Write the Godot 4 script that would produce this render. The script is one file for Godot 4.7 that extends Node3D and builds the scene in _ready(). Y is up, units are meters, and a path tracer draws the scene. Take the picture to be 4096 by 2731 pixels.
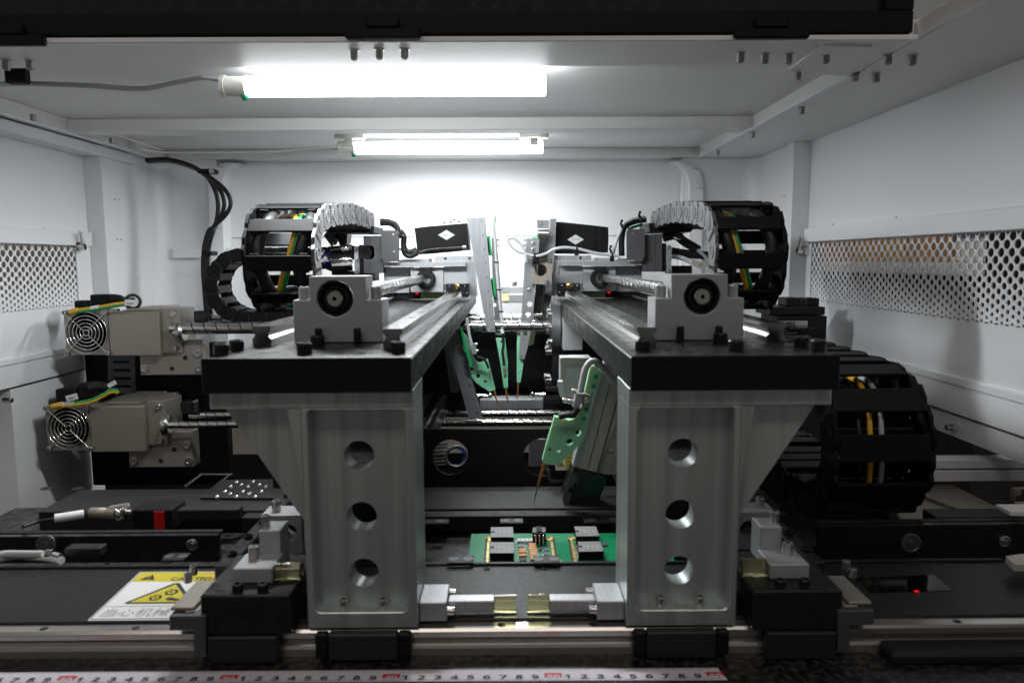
extends Node3D

var M := {}
var names := {}
var base_of := {}
var bolt_mesh := {}
var rng := RandomNumberGenerator.new()

# ---------------------------------------------------------------- mesh helper
class Shape:
	var v := PackedVector3Array()
	var g := PackedInt32Array()
	var x := Transform3D()
	func tri(a: Vector3, b: Vector3, c: Vector3, k := -1) -> void:      # counter-clockwise seen from outside
		a = x * a; b = x * b; c = x * c
		if x.basis.determinant() < 0.0:
			var t := b; b = c; c = t
		v.append(a); v.append(c); v.append(b); g.append(k)
	func quad(a: Vector3, b: Vector3, c: Vector3, d: Vector3, k := -1) -> void:
		tri(a, b, c, k); tri(a, c, d, k)
	func out_poly(p: Array, mid: Vector3) -> void:
		var n: Vector3 = (p[1] - p[0]).cross(p[2] - p[0])
		if n.dot(p[0] - mid) < 0.0:
			p.reverse()
		for i in range(1, p.size() - 1):
			tri(p[0], p[i], p[i + 1])
	func box(c: Vector3, s: Vector3, b := 0.0) -> void:
		var h := s * 0.5
		b = minf(b, minf(h.x, minf(h.y, h.z)) * 0.9)
		var at := func(k: int, sg: Array) -> Vector3:
			var r := Vector3()
			for i in 3:
				r[i] = c[i] + sg[i] * (h[i] if i == k else h[i] - b)
			return r
		for k in 3:
			var u := (k + 1) % 3
			var w := (k + 2) % 3
			for sg in [-1, 1]:
				var p := []
				for q in [[-1, -1], [1, -1], [1, 1], [-1, 1]]:
					var e := [0, 0, 0]
					e[k] = sg; e[u] = q[0]; e[w] = q[1]
					p.append(at.call(k, e))
				out_poly(p, c)
			if b > 0.0:
				for s1 in [-1, 1]:
					for s2 in [-1, 1]:
						var e1 := [0, 0, 0]
						e1[k] = s1; e1[u] = s2; e1[w] = -1
						var e2 := [0, 0, 0]
						e2[k] = s1; e2[u] = s2; e2[w] = 1
						out_poly([at.call(k, e1), at.call(u, e1), at.call(u, e2), at.call(k, e2)], c)
		if b > 0.0:
			for sx in [-1, 1]:
				for sy in [-1, 1]:
					for sz in [-1, 1]:
						var e := [sx, sy, sz]
						out_poly([at.call(0, e), at.call(1, e), at.call(2, e)], c)
	func span(a: Vector3, b: Vector3, ch := 0.0) -> void:             # box from corner to corner
		box((a + b) * 0.5, (b - a).abs(), ch)
	func lathe(o: Vector3, dir: Vector3, prof: Array, seg := 16) -> void:   # prof: [radius, height] along dir
		dir = dir.normalized()
		var u := dir.cross(Vector3.UP if absf(dir.y) < 0.9 else Vector3.RIGHT).normalized()
		var w := dir.cross(u)
		for i in prof.size() - 1:
			for j in seg:
				var t0 := TAU * j / seg
				var t1 := TAU * (j + 1) / seg
				var d0 := u * cos(t0) + w * sin(t0)
				var d1 := u * cos(t1) + w * sin(t1)
				var a: Vector3 = o + dir * prof[i][1]
				var b: Vector3 = o + dir * prof[i + 1][1]
				var ra: float = prof[i][0]
				var rb: float = prof[i + 1][0]
				var k := (1 << (i % 24)) if absf(prof[i][1] - prof[i + 1][1]) > 1e-7 else -1
				if ra < 1e-6:
					tri(a, b + d1 * rb, b + d0 * rb, k)
				elif rb < 1e-6:
					tri(a + d0 * ra, a + d1 * ra, b, k)
				else:
					quad(a + d0 * ra, a + d1 * ra, b + d1 * rb, b + d0 * rb, k)
	func cyl(a: Vector3, b: Vector3, r0: float, r1 := -1.0, seg := 16) -> void:
		if r1 < 0.0:
			r1 = r0
		var l := a.distance_to(b)
		lathe(a, b - a, [[0.0, 0.0], [r0, 0.0], [r1, l], [0.0, l]], seg)
	func tube(pts: Array, r: float, seg := 8, sub := 5) -> void:
		var p := PackedVector3Array()
		for i in pts.size() - 1:
			var p0: Vector3 = pts[maxi(i - 1, 0)]
			var p3: Vector3 = pts[mini(i + 2, pts.size() - 1)]
			for j in sub:
				p.append(pts[i].cubic_interpolate(pts[i + 1], p0, p3, float(j) / sub))
		p.append(pts[-1])
		var t := (p[1] - p[0]).normalized()
		var u := t.cross(Vector3.UP if absf(t.y) < 0.9 else Vector3.RIGHT).normalized()
		var last := []
		for i in p.size():
			t = (p[mini(i + 1, p.size() - 1)] - p[maxi(i - 1, 0)]).normalized()
			u = (u - t * u.dot(t)).normalized()
			var w := t.cross(u)
			var ring := []
			for j in seg:
				ring.append(p[i] + (u * cos(TAU * j / seg) + w * sin(TAU * j / seg)) * r)
			if i > 0:
				for j in seg:
					var n := (j + 1) % seg
					quad(last[j], last[n], ring[n], ring[j], 1)
			if i == 0 or i == p.size() - 1:
				for j in range(1, seg - 1):
					tri(ring[0], ring[j + 1], ring[j]) if i == 0 else tri(ring[0], ring[j], ring[j + 1])
			last = ring
	func ring(c: Vector3, axis: Vector3, R: float, r: float, seg := 28, ts := 6) -> void:
		axis = axis.normalized()
		var u := axis.cross(Vector3.UP if absf(axis.y) < 0.9 else Vector3.RIGHT).normalized()
		var w := axis.cross(u)
		var at := func(i: int, j: int) -> Vector3:
			var d := u * cos(TAU * i / seg) + w * sin(TAU * i / seg)
			return c + d * (R + r * cos(TAU * j / ts)) + axis * r * sin(TAU * j / ts)
		for i in seg:
			for j in ts:
				quad(at.call(i, j), at.call(i + 1, j), at.call(i + 1, j + 1), at.call(i, j + 1), 1)
	func ball(c: Vector3, r: float, seg := 10) -> void:
		var prof := []
		for i in 7:
			prof.append([r * sin(PI * i / 6), r * cos(PI * i / 6)])
		prof[0][0] = 0.0; prof[6][0] = 0.0
		for i in 6:
			for j in seg:
				var f := func(k: int, m: int) -> Vector3:
					return c + Vector3(prof[k][0] * cos(TAU * m / seg), prof[k][1], prof[k][0] * sin(TAU * m / seg))
				quad(f.call(i, j), f.call(i, j + 1), f.call(i + 1, j + 1), f.call(i + 1, j), 1)
	func screw(a: Vector3, b: Vector3, r: float, pitch: float, deep: float, share: float, cut: Shape, seg := 18) -> void:   # shaft with one helical groove, whose faces go to cut
		cut.x = x
		var t := (b - a).normalized()
		var l := a.distance_to(b)
		var u := t.cross(Vector3.UP if absf(t.y) < 0.9 else Vector3.RIGHT).normalized()
		var w := t.cross(u)
		var cuts := [0.0, 1.0 - share, 1.0 - share * 0.75, 1.0 - share * 0.25]
		var low := [0.0, 0.0, 1.0, 1.0]
		var rows := []
		var first := []
		var end := []
		for i in int(l / pitch) * 4 + 1:
			var row := []
			for j in seg + 1:
				var f := float(j) / seg
				var d := u * cos(TAU * f) + w * sin(TAU * f)
				row.append(a + t * minf((i / 4 + cuts[i % 4] + f) * pitch, l) + d * (r - deep * low[i % 4]))
			rows.append(row)
		for j in seg + 1:
			var d := u * cos(TAU * j / seg) + w * sin(TAU * j / seg)
			first.append(a + d * r)
			end.append(b + d * r)
		rows.push_front(first)
		rows.append(end)
		for i in rows.size() - 1:
			var into := self if i == 0 or i == rows.size() - 2 or i % 4 == 1 else cut
			for j in seg:
				into.quad(rows[i][j], rows[i][j + 1], rows[i + 1][j + 1], rows[i + 1][j], 1 << ((i + 3) % 4))
	func prism(o: PackedVector2Array, holes: Array, z0: float, z1: float, bev := 0.0) -> void:   # outline in x, y; from z0 (front, larger) back to z1
		if Geometry2D.is_polygon_clockwise(o):
			o = o.duplicate(); o.reverse()
		if bev > 0.0:
			rim(o, z0, bev)
			var shrunk := []
			for h in holes:
				var q: PackedVector2Array = h.duplicate()
				if not Geometry2D.is_polygon_clockwise(q):
					q.reverse()
				rim(q, z0, bev)
				shrunk.append(inset(q, bev))
			faces(inset(o, bev), shrunk, z0, z0)
			faces(o, holes, z1, z1)
		else:
			faces(o, holes, z0, z1)
		side(o, z0 - bev, z1, false, -1)
		for h in holes:
			side(h, z0 - bev, z1, true, 1 if h.size() > 8 else -1)
	func inset(o: PackedVector2Array, d: float) -> PackedVector2Array:     # to the left of each edge
		var r := PackedVector2Array()
		var n := o.size()
		for i in n:
			var e0 := (o[i] - o[(i + n - 1) % n]).normalized()
			var e1 := (o[(i + 1) % n] - o[i]).normalized()
			var n0 := Vector2(-e0.y, e0.x)
			var n1 := Vector2(-e1.y, e1.x)
			var m := n0 + n1
			r.append(o[i] + m * (2.0 * d / maxf(m.length_squared(), 0.5)))
		return r
	func rim(o: PackedVector2Array, z0: float, bev: float) -> void:
		var q := inset(o, bev)
		for i in o.size():
			var k := (i + 1) % o.size()
			quad(Vector3(o[i].x, o[i].y, z0 - bev), Vector3(o[k].x, o[k].y, z0 - bev), Vector3(q[k].x, q[k].y, z0), Vector3(q[i].x, q[i].y, z0))
	func faces(o: PackedVector2Array, holes: Array, z0: float, z1: float) -> void:
		var cuts := []
		var lo := INF
		var hi := -INF
		for p in o:
			lo = minf(lo, p.x); hi = maxf(hi, p.x)
		for h in holes:
			var m := 0.0
			for p in h:
				m += p.x / h.size()
			cuts.append(m)
		cuts.sort()
		var edges := [lo - 1.0]
		for m in cuts:
			if m - edges[-1] > 1e-4:
				edges.append(m)
		edges.append(hi + 1.0)
		for i in edges.size() - 1:
			var slab := PackedVector2Array([Vector2(edges[i], -99), Vector2(edges[i + 1], -99), Vector2(edges[i + 1], 99), Vector2(edges[i], 99)])
			var left := [o] if holes.is_empty() else Geometry2D.intersect_polygons(o, slab)
			for h in holes:
				var next := []
				for q in left:
					next.append_array(Geometry2D.clip_polygons(q, h))
				left = next
			for q in left:
				if Geometry2D.is_polygon_clockwise(q):
					continue
				var ix := Geometry2D.triangulate_polygon(q)
				for k in range(0, ix.size(), 3):
					var a: Vector2 = q[ix[k]]
					var b: Vector2 = q[ix[k + 1]]
					var c: Vector2 = q[ix[k + 2]]
					if (b - a).cross(c - a) < 0.0:
						var s := b; b = c; c = s
					tri(Vector3(a.x, a.y, z0), Vector3(b.x, b.y, z0), Vector3(c.x, c.y, z0))
					if z1 != z0:
						tri(Vector3(a.x, a.y, z1), Vector3(c.x, c.y, z1), Vector3(b.x, b.y, z1))
	func side(o: PackedVector2Array, z0: float, z1: float, inward: bool, k: int) -> void:
		if Geometry2D.is_polygon_clockwise(o) != inward:
			o = o.duplicate(); o.reverse()
		for i in o.size():
			var a := o[i]
			var b := o[(i + 1) % o.size()]
			quad(Vector3(a.x, a.y, z0), Vector3(a.x, a.y, z1), Vector3(b.x, b.y, z1), Vector3(b.x, b.y, z0), k)
	func done(from: Vector3) -> ArrayMesh:
		var st := SurfaceTool.new()
		st.begin(Mesh.PRIMITIVE_TRIANGLES)
		for i in g.size():
			st.set_smooth_group(g[i])
			for j in 3:
				st.add_vertex(v[i * 3 + j] - from)
		st.generate_normals()
		return st.commit()

func circle(c: Vector2, r: float, n := 24) -> PackedVector2Array:
	var p := PackedVector2Array()
	for i in n:
		p.append(c + Vector2(cos(TAU * i / n), sin(TAU * i / n)) * r)
	return p

func rounded(a: Vector2, b: Vector2, r: float, n := 5) -> PackedVector2Array:
	var p := PackedVector2Array()
	var lo := a.min(b)
	var hi := a.max(b)
	for q in [[hi.x - r, hi.y - r, 0], [lo.x + r, hi.y - r, 1], [lo.x + r, lo.y + r, 2], [hi.x - r, lo.y + r, 3]]:
		for i in n + 1:
			var t: float = (q[2] + float(i) / n) * PI / 2
			p.append(Vector2(q[0], q[1]) + Vector2(cos(t), sin(t)) * r)
	return p

func rect(a: Vector2, b: Vector2) -> PackedVector2Array:
	return PackedVector2Array([a, Vector2(b.x, a.y), b, Vector2(a.x, b.y)])

# ---------------------------------------------------------------- objects
func numbered(called: String) -> String:
	names[called] = names.get(called, -1) + 1
	return called if names[called] == 0 else "%s_%03d" % [called, names[called]]

func tag(o: Node3D, label: String, category: String, group := "", kind := "") -> Node3D:
	o.set_meta("label", label)
	o.set_meta("category", category)
	if group:
		o.set_meta("group", group)
	if kind:
		o.set_meta("kind", kind)
	return o

func thing(called: String, label: String, category: String, at: Vector3, group := "", kind := "") -> Node3D:
	var o := Node3D.new()
	o.name = numbered(called)
	add_child(o)
	o.position = at
	base_of[o] = at
	return tag(o, label, category, group, kind)

func part(p: Node3D, called: String, sh: Shape, m: Material) -> MeshInstance3D:
	var o := MeshInstance3D.new()
	o.name = called
	o.mesh = sh.done(base_of[p])
	o.material_override = m
	p.add_child(o, true)
	base_of[o] = base_of[p]
	return o

func single(called: String, label: String, category: String, at: Vector3, sh: Shape, m: Material, group := "", kind := "") -> MeshInstance3D:
	var o := MeshInstance3D.new()
	o.name = numbered(called)
	o.mesh = sh.done(at)
	o.material_override = m
	add_child(o)
	o.position = at
	base_of[o] = at
	tag(o, label, category, group, kind)
	return o

func bolt(p: Node3D, at: Vector3, dir: Vector3, r := 0.003, h := 0.004, m: Material = null, called := "bolt") -> MeshInstance3D:
	var key := "%.5f %.5f" % [r, h]
	if not bolt_mesh.has(key):
		var sh := Shape.new()
		sh.lathe(Vector3.ZERO, Vector3.UP, [[r, 0.0], [r, h * 0.88], [r * 0.88, h], [r * 0.55, h], [r * 0.5, h * 0.45], [0.0, h * 0.4]], 12)
		bolt_mesh[key] = sh.done(Vector3.ZERO)
	var o := MeshInstance3D.new()
	o.name = called
	o.mesh = bolt_mesh[key]
	o.material_override = m if m else M.steel
	dir = dir.normalized()
	var u := dir.cross(Vector3.RIGHT if absf(dir.x) < 0.9 else Vector3.UP).normalized()
	o.transform = Transform3D(Basis(u, dir, u.cross(dir)), at - base_of[p])
	p.add_child(o, true)
	base_of[o] = at
	return o

func writing(p: Node3D, words: String, at: Vector3, right: Vector3, up: Vector3, cap: float, m: Material, bold := false, squeeze := 1.0, mono := false) -> MeshInstance3D:
	var t := TextMesh.new()
	var f := SystemFont.new()
	f.font_names = PackedStringArray(["Droid Sans Mono" if mono else "Droid Sans"])
	f.font_weight = 700 if bold else 400
	t.font = f
	t.font_size = 24
	t.pixel_size = cap / 17.2
	t.depth = cap * 0.02
	t.curve_step = 3.0
	t.text = words
	var o := MeshInstance3D.new()
	o.name = "lettering"
	o.mesh = t
	o.material_override = m
	right = right.normalized()
	up = (up - right * up.dot(right)).normalized()
	o.transform = Transform3D(Basis(right * squeeze, up, right.cross(up)), at - base_of[p])
	p.add_child(o, true)
	return o

# ---------------------------------------------------------------- materials
func noise_tex(freq: float, lo: Color, hi: Color, octaves := 4, size := 512, kind := FastNoiseLite.TYPE_SIMPLEX, mid := 0.5, sd := 1) -> NoiseTexture2D:
	var n := FastNoiseLite.new()
	n.noise_type = kind
	n.seed = sd
	n.frequency = freq
	n.fractal_octaves = octaves
	var t := NoiseTexture2D.new()
	t.width = size; t.height = size
	t.seamless = true
	t.noise = n
	var r := Gradient.new()
	r.offsets = PackedFloat32Array([clampf(mid - 0.3, 0, 1), clampf(mid + 0.3, 0, 1)])
	r.colors = PackedColorArray([lo, hi])
	t.color_ramp = r
	return t

func mat(c: Color, rough: float, metal := 0.0, spec := 0.5) -> StandardMaterial3D:    # c is linear
	var m := StandardMaterial3D.new()
	m.albedo_color = c.linear_to_srgb()
	m.roughness = rough
	m.metallic = metal
	m.metallic_specular = spec
	return m

func tri_tex(m: StandardMaterial3D, scale: Vector3, color: Texture2D = null, rough: Texture2D = null, relief: Texture2D = null, deep := 0.02) -> StandardMaterial3D:
	m.uv1_triplanar = true
	m.uv1_scale = scale
	if color:
		m.albedo_texture = color
	if rough:
		m.roughness = 1.0
		m.roughness_texture = rough
	if relief:
		m.heightmap_enabled = true
		m.heightmap_texture = relief
		m.heightmap_scale = deep
	return m

func grey(a: float) -> Color:
	return Color(a, a, a)

func materials() -> void:
	var fine := noise_tex(0.05, grey(0.3), grey(0.7), 3)
	var cloud := noise_tex(0.02, grey(0.985), grey(1.0), 4)
	var smear := noise_tex(0.01, grey(0.28), grey(0.55), 5)
	var smear2 := noise_tex(0.012, grey(0.08), grey(0.3), 5, 512, FastNoiseLite.TYPE_SIMPLEX, 0.5, 5)
	var lines := noise_tex(0.03, grey(0.93), grey(1.0), 2, 512, FastNoiseLite.TYPE_VALUE, 0.5, 7)
	var bands := noise_tex(0.03, grey(0.88), grey(1.0), 2, 512, FastNoiseLite.TYPE_VALUE, 0.5, 8)
	var scuff := noise_tex(0.012, grey(0.955), grey(1.0), 6, 1024, FastNoiseLite.TYPE_SIMPLEX, 0.5, 21)
	scuff.color_ramp.offsets = PackedFloat32Array([0.03, 0.13])
	var granite := noise_tex(0.03, grey(0.25), grey(1.0), 5, 512, FastNoiseLite.TYPE_SIMPLEX, 0.55, 3)
	M.white = tri_tex(mat(Color(0.79, 0.795, 0.81), 0.42), Vector3(3, 3, 3), scuff, null, null)
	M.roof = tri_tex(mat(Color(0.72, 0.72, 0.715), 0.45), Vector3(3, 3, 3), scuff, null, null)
	M.duct = mat(Color(0.62, 0.63, 0.65), 0.5)
	M.gap = mat(grey(0.012), 0.8)
	M.alu = tri_tex(mat(Color(0.49, 0.545, 0.535), 0.34, 0.6), Vector3(11, 0.3, 11), bands, null, null)
	M.alu_bright = tri_tex(mat(Color(0.46, 0.47, 0.49), 0.42, 0.6), Vector3(40, 2, 40), lines)
	M.alu_grey = tri_tex(mat(Color(0.43, 0.44, 0.455), 0.5, 0.5), Vector3(30, 30, 30), cloud)
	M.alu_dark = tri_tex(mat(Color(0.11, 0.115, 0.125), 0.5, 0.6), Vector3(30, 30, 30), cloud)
	M.grey_plastic = mat(grey(0.22), 0.5)
	M.satin_grey = tri_tex(mat(Color(0.085, 0.085, 0.09), 0.55, 0.3), Vector3(30, 30, 30), cloud)
	M.steel = mat(Color(0.55, 0.54, 0.52), 0.28, 1.0)
	M.chrome = mat(Color(0.74, 0.73, 0.71), 0.2, 1.0)
	M.rail = mat(Color(0.3, 0.295, 0.285), 0.2, 1.0)
	M.nickel = tri_tex(mat(Color(0.36, 0.325, 0.28), 0.45, 0.6), Vector3(20, 20, 20), cloud, null)
	M.black_oxide = tri_tex(mat(Color(0.012, 0.012, 0.0125), 0.4, 0.0, 0.4), Vector3(12, 12, 12), null, smear, null)
	M.beam_side = tri_tex(mat(Color(0.05, 0.049, 0.048), 0.45, 0.0, 0.35), Vector3(12, 12, 12), granite, smear)
	M.bolt_dark = mat(Color(0.3, 0.29, 0.27), 0.35, 1.0)
	M.black_glass = mat(grey(0.004), 0.08)
	M.alu_mid = tri_tex(mat(Color(0.2, 0.21, 0.23), 0.45, 0.4), Vector3(30, 30, 30), cloud)
	M.slider_dark = mat(Color(0.018, 0.0175, 0.0175), 0.5, 0.0, 0.4)
	M.front_rail = mat(Color(0.56, 0.53, 0.5), 0.27, 0.9)
	M.slide_steel = tri_tex(mat(Color(0.52, 0.48, 0.44), 0.42, 0.4), Vector3(40, 4, 40), lines)
	M.arm = tri_tex(mat(Color(0.32, 0.33, 0.345), 0.42, 0.5), Vector3(40, 2, 40), lines)
	M.groove = mat(grey(0.07), 0.3, 0.7)
	M.matt = mat(grey(0.002), 0.9, 0.0, 0.15)
	M.black = mat(Color(0.008, 0.008, 0.0085), 0.5, 0.0, 0.3)
	M.black_gloss = tri_tex(mat(Color(0.012, 0.012, 0.014), 0.2), Vector3(10, 10, 10), null, smear2)
	M.black_plate = tri_tex(mat(Color(0.012, 0.012, 0.013), 0.5, 0.0, 0.42), Vector3(14, 14, 14), null, noise_tex(0.02, grey(0.45), grey(0.52), 5, 512, FastNoiseLite.TYPE_SIMPLEX, 0.5, 9))
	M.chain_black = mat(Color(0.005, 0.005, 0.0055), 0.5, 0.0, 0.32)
	M.chain_lit_grey = tri_tex(mat(Color(0.095, 0.095, 0.1), 0.5), Vector3(30, 30, 30), cloud)  # lamp light coloured into the inner plates of the black chains
	M.rubber = mat(Color(0.012, 0.012, 0.013), 0.42, 0.0, 0.4)
	M.cable_grey = mat(Color(0.42, 0.43, 0.44), 0.45)
	M.cable_white = mat(Color(0.7, 0.7, 0.69), 0.45)
	M.yellow = mat(Color(0.75, 0.42, 0.02), 0.42)
	M.green_wire = mat(Color(0.02, 0.3, 0.08), 0.42)
	M.blue_wire = mat(Color(0.015, 0.02, 0.25), 0.42)
	M.tag_white = mat(Color(0.75, 0.75, 0.74), 0.5)
	M.granite = tri_tex(mat(Color(0.05, 0.047, 0.042), 0.35), Vector3(9, 9, 9), granite, smear)
	M.jade = mat(Color(0.2, 0.54, 0.345), 0.35)
	M.jade.subsurf_scatter_enabled = true
	M.jade.subsurf_scatter_strength = 0.35
	M.pcb = mat(Color(0.006, 0.2, 0.085), 0.36, 0.0, 0.35)
	M.pcb_bright = mat(Color(0.01, 0.42, 0.11), 0.4)
	M.copper = mat(Color(0.42, 0.17, 0.05), 0.4, 0.6)
	M.gold = mat(Color(0.85, 0.55, 0.22), 0.35, 0.8)
	M.tan = mat(Color(0.55, 0.26, 0.09), 0.5)
	M.brass = mat(Color(0.75, 0.5, 0.2), 0.25, 1.0)
	M.urethane = mat(Color(0.94, 0.91, 0.5), 0.12)
	M.urethane.albedo_color.a = 0.07
	M.urethane.refraction_enabled = true
	M.urethane.refraction_scale = 0.045
	M.olive = mat(Color(0.3, 0.36, 0.17), 0.4)
	M.red = mat(Color(0.45, 0.012, 0.012), 0.3)
	M.ink = mat(grey(0.012), 0.6)
	M.print_yellow = mat(Color(0.64, 0.53, 0.02), 0.5)
	M.print_red = mat(Color(0.55, 0.03, 0.04), 0.5)
	M.print_grey = mat(grey(0.35), 0.5)
	M.tape = mat(Color(0.62, 0.58, 0.64), 0.5)
	M.cardboard = tri_tex(mat(Color(0.42, 0.21, 0.09), 0.8), Vector3(6, 6, 6), cloud)
	M.carton = tri_tex(mat(Color(0.5, 0.29, 0.07), 0.8), Vector3(6, 6, 6), cloud)
	M.room = mat(Color(0.33, 0.31, 0.28), 0.8)
	M.room_white = mat(Color(0.8, 0.79, 0.78), 0.6)
	M.blue = mat(Color(0.06, 0.12, 0.3), 0.5)
	M.cream = mat(Color(0.42, 0.4, 0.34), 0.5)
	M.lime = mat(Color(0.4, 0.45, 0.04), 0.45)
	M.cap = mat(Color(0.72, 0.72, 0.66), 0.4)
	M.button = mat(Color(0.01, 0.28, 0.12), 0.3)
	M.tube = mat(grey(0.9), 0.3)
	M.tube.emission_enabled = true
	M.tube.emission = Color(0.97, 0.99, 1.0)
	M.tube.emission_energy_multiplier = 20.0
	M.tube_rear = M.tube.duplicate()
	M.tube_rear.emission_energy_multiplier = 6.5
	M.led = mat(Color(0.5, 0.01, 0.01), 0.3)
	M.led.emission_enabled = true
	M.led.emission = Color(1.0, 0.06, 0.03)
	M.led.emission_energy_multiplier = 1.2

# ---------------------------------------------------------------- the scene
func _ready() -> void:
	rng.seed = 11
	var cam := Camera3D.new()
	cam.name = "camera"
	cam.fov = 49.5161
	cam.near = 0.02
	cam.far = 60.0
	cam.transform = Transform3D(Basis(Vector3(0.999968, -0.005393, 0.005847), Vector3(0.006000, 0.993986, -0.109339), Vector3(-0.005222, 0.109370, 0.993987)), Vector3(0, 0.2555, 0))
	var lens := CameraAttributesPhysical.new()
	lens.frustum_focal_length = 26.02
	lens.frustum_focus_distance = 1.05
	lens.frustum_near = 0.02
	lens.frustum_far = 60.0
	lens.exposure_aperture = 13.0
	cam.attributes = lens
	cam.fov = 49.5161
	cam.current = true
	add_child(cam)
	var we := WorldEnvironment.new()
	we.name = "surroundings"
	var env := Environment.new()
	env.background_mode = Environment.BG_COLOR
	env.background_color = Color(0.1, 0.098, 0.094).linear_to_srgb()
	env.tonemap_mode = Environment.TONE_MAPPER_LINEAR
	env.tonemap_exposure = 1.12
	env.sdfgi_enabled = true
	env.ssao_enabled = true
	env.ssil_enabled = true
	we.environment = env
	add_child(we)
	# the light of the two tubes under the roof, then unseen hall lamps, one behind the viewer and two added beside the cabinet
	for l in [[Vector3(-0.14, 0.4235, -0.806), 0.33, 0.31], [Vector3(-0.107, 0.4235, -1.238), 0.33, 0.24]]:
		var a := AreaLight3D.new()
		a.name = "tube_light"
		a.area_size = Vector2(l[1], 0.018)
		a.light_energy = l[2]
		a.light_color = Color(0.97, 0.99, 1.0)
		a.area_normalize_energy = true
		a.area_range = 4.0
		a.shadow_enabled = true
		a.transform = Transform3D(Basis(Vector3.RIGHT, Vector3(0, 0, -1), Vector3.UP), l[0])
		add_child(a, true)
	var hall := AreaLight3D.new()
	hall.name = "unseen_hall_light"
	hall.area_size = Vector2(2.4, 0.6)
	hall.light_energy = 2.1
	hall.light_color = Color(1.0, 0.96, 0.93)
	hall.area_normalize_energy = true
	hall.area_range = 8.0
	hall.shadow_enabled = true
	hall.transform = Transform3D(Basis.looking_at(Vector3(0, -0.75, -0.66), Vector3.UP), Vector3(-0.3, 2.6, 1.3))
	add_child(hall)
	for x in [2.4, -1.4]:  # added unseen lamps that brighten what shows through the perforations
		var added_light: AreaLight3D = hall.duplicate()
		added_light.name = "unseen_hall_light"
		added_light.light_energy = 3.2
		added_light.transform = Transform3D(Basis.looking_at(Vector3.DOWN, Vector3(0, 0, -1)), Vector3(x, 2.9, -1.7))
		add_child(added_light, true)
	materials()
	cabinet()
	lamps()
	hall_behind()
	bed()
	for s in [-1, 1]:
		gantry(s)
		end_block(s)
	rear_drive()
	for s in [-1, 1]:
		head(s)
	left_probe(); right_probe(); low_left_head(); low_right_head()
	chains()
	for k in 2:
		fan_motor(k)
	servo()
	conveyor()
	board()
	tape_measure()
	wall_cables()

func perforated(p: Node3D, called: String, X: float, z0: float, z1: float, y0: float, y1: float, first: float, last: float, top: float, sg: float) -> void:
	# a sheet in the plane x = X, its holes shrinking downwards: diamonds round each hole tile it; sg points into the cabinet
	var sh := Shape.new()
	var pitch := 0.0157
	var rows := [top + 0.0088]
	var step := 0.0088
	for i in 17:
		rows.append(rows[-1] - step)
		step *= 0.944
	var n := 12
	var th := 0.0012
	var add := func(cz: float, cy: float, up: float, dn: float, r: float) -> void:
		var hole := []
		var edge := []
		for k in n:
			var t := TAU * k / n
			hole.append(Vector2(cz + cos(t) * r, cy + sin(t) * r))
			var d := Vector2(cos(t), sin(t))
			var v := up if d.y >= 0.0 else dn
			var f := 1.0 / (absf(d.x) / (pitch * 0.5) + absf(d.y) / v)
			edge.append(Vector2(cz, cy) + d * f)
		for k in n:
			var m := (k + 1) % n
			var q := [edge[k], edge[m], hole[m], hole[k]]
			for w in [X, X + sg * th]:
				sh.quad(Vector3(w, q[0].y, q[0].x), Vector3(w, q[1].y, q[1].x), Vector3(w, q[2].y, q[2].x), Vector3(w, q[3].y, q[3].x))
			sh.quad(Vector3(X, q[3].y, q[3].x), Vector3(X, q[2].y, q[2].x), Vector3(X + sg * th, q[2].y, q[2].x), Vector3(X + sg * th, q[3].y, q[3].x))
	var cols := int((last - first) / pitch)
	for i in range(1, 17):
		var r: float = lerpf(0.0051, 0.0019, (i - 1) / 15.0)
		for j in cols:
			var cz: float = -(first + pitch * (j + 0.5 * (i % 2)))
			add.call(cz, rows[i], rows[i - 1] - rows[i], rows[i] - rows[i + 1], r)
	# plain rim round the pattern, overlapping the ragged edge of the diamonds from behind
	for b in [[y1, rows[1] + 0.0044, z0, z1], [rows[16] - 0.0022, y0, z0, z1], [rows[1] + 0.0044, rows[16] - 0.0022, z0, first - pitch * 0.28], [rows[1] + 0.0044, rows[16] - 0.0022, first + pitch * (cols - 0.22), z1]]:
		if absf(b[2] - b[3]) > 0.001:
			sh.span(Vector3(X - sg * 0.0002, b[1], -b[2]), Vector3(X + sg * (th + 0.0003), b[0], -b[3]))
	part(p, called, sh, M.white)

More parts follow.
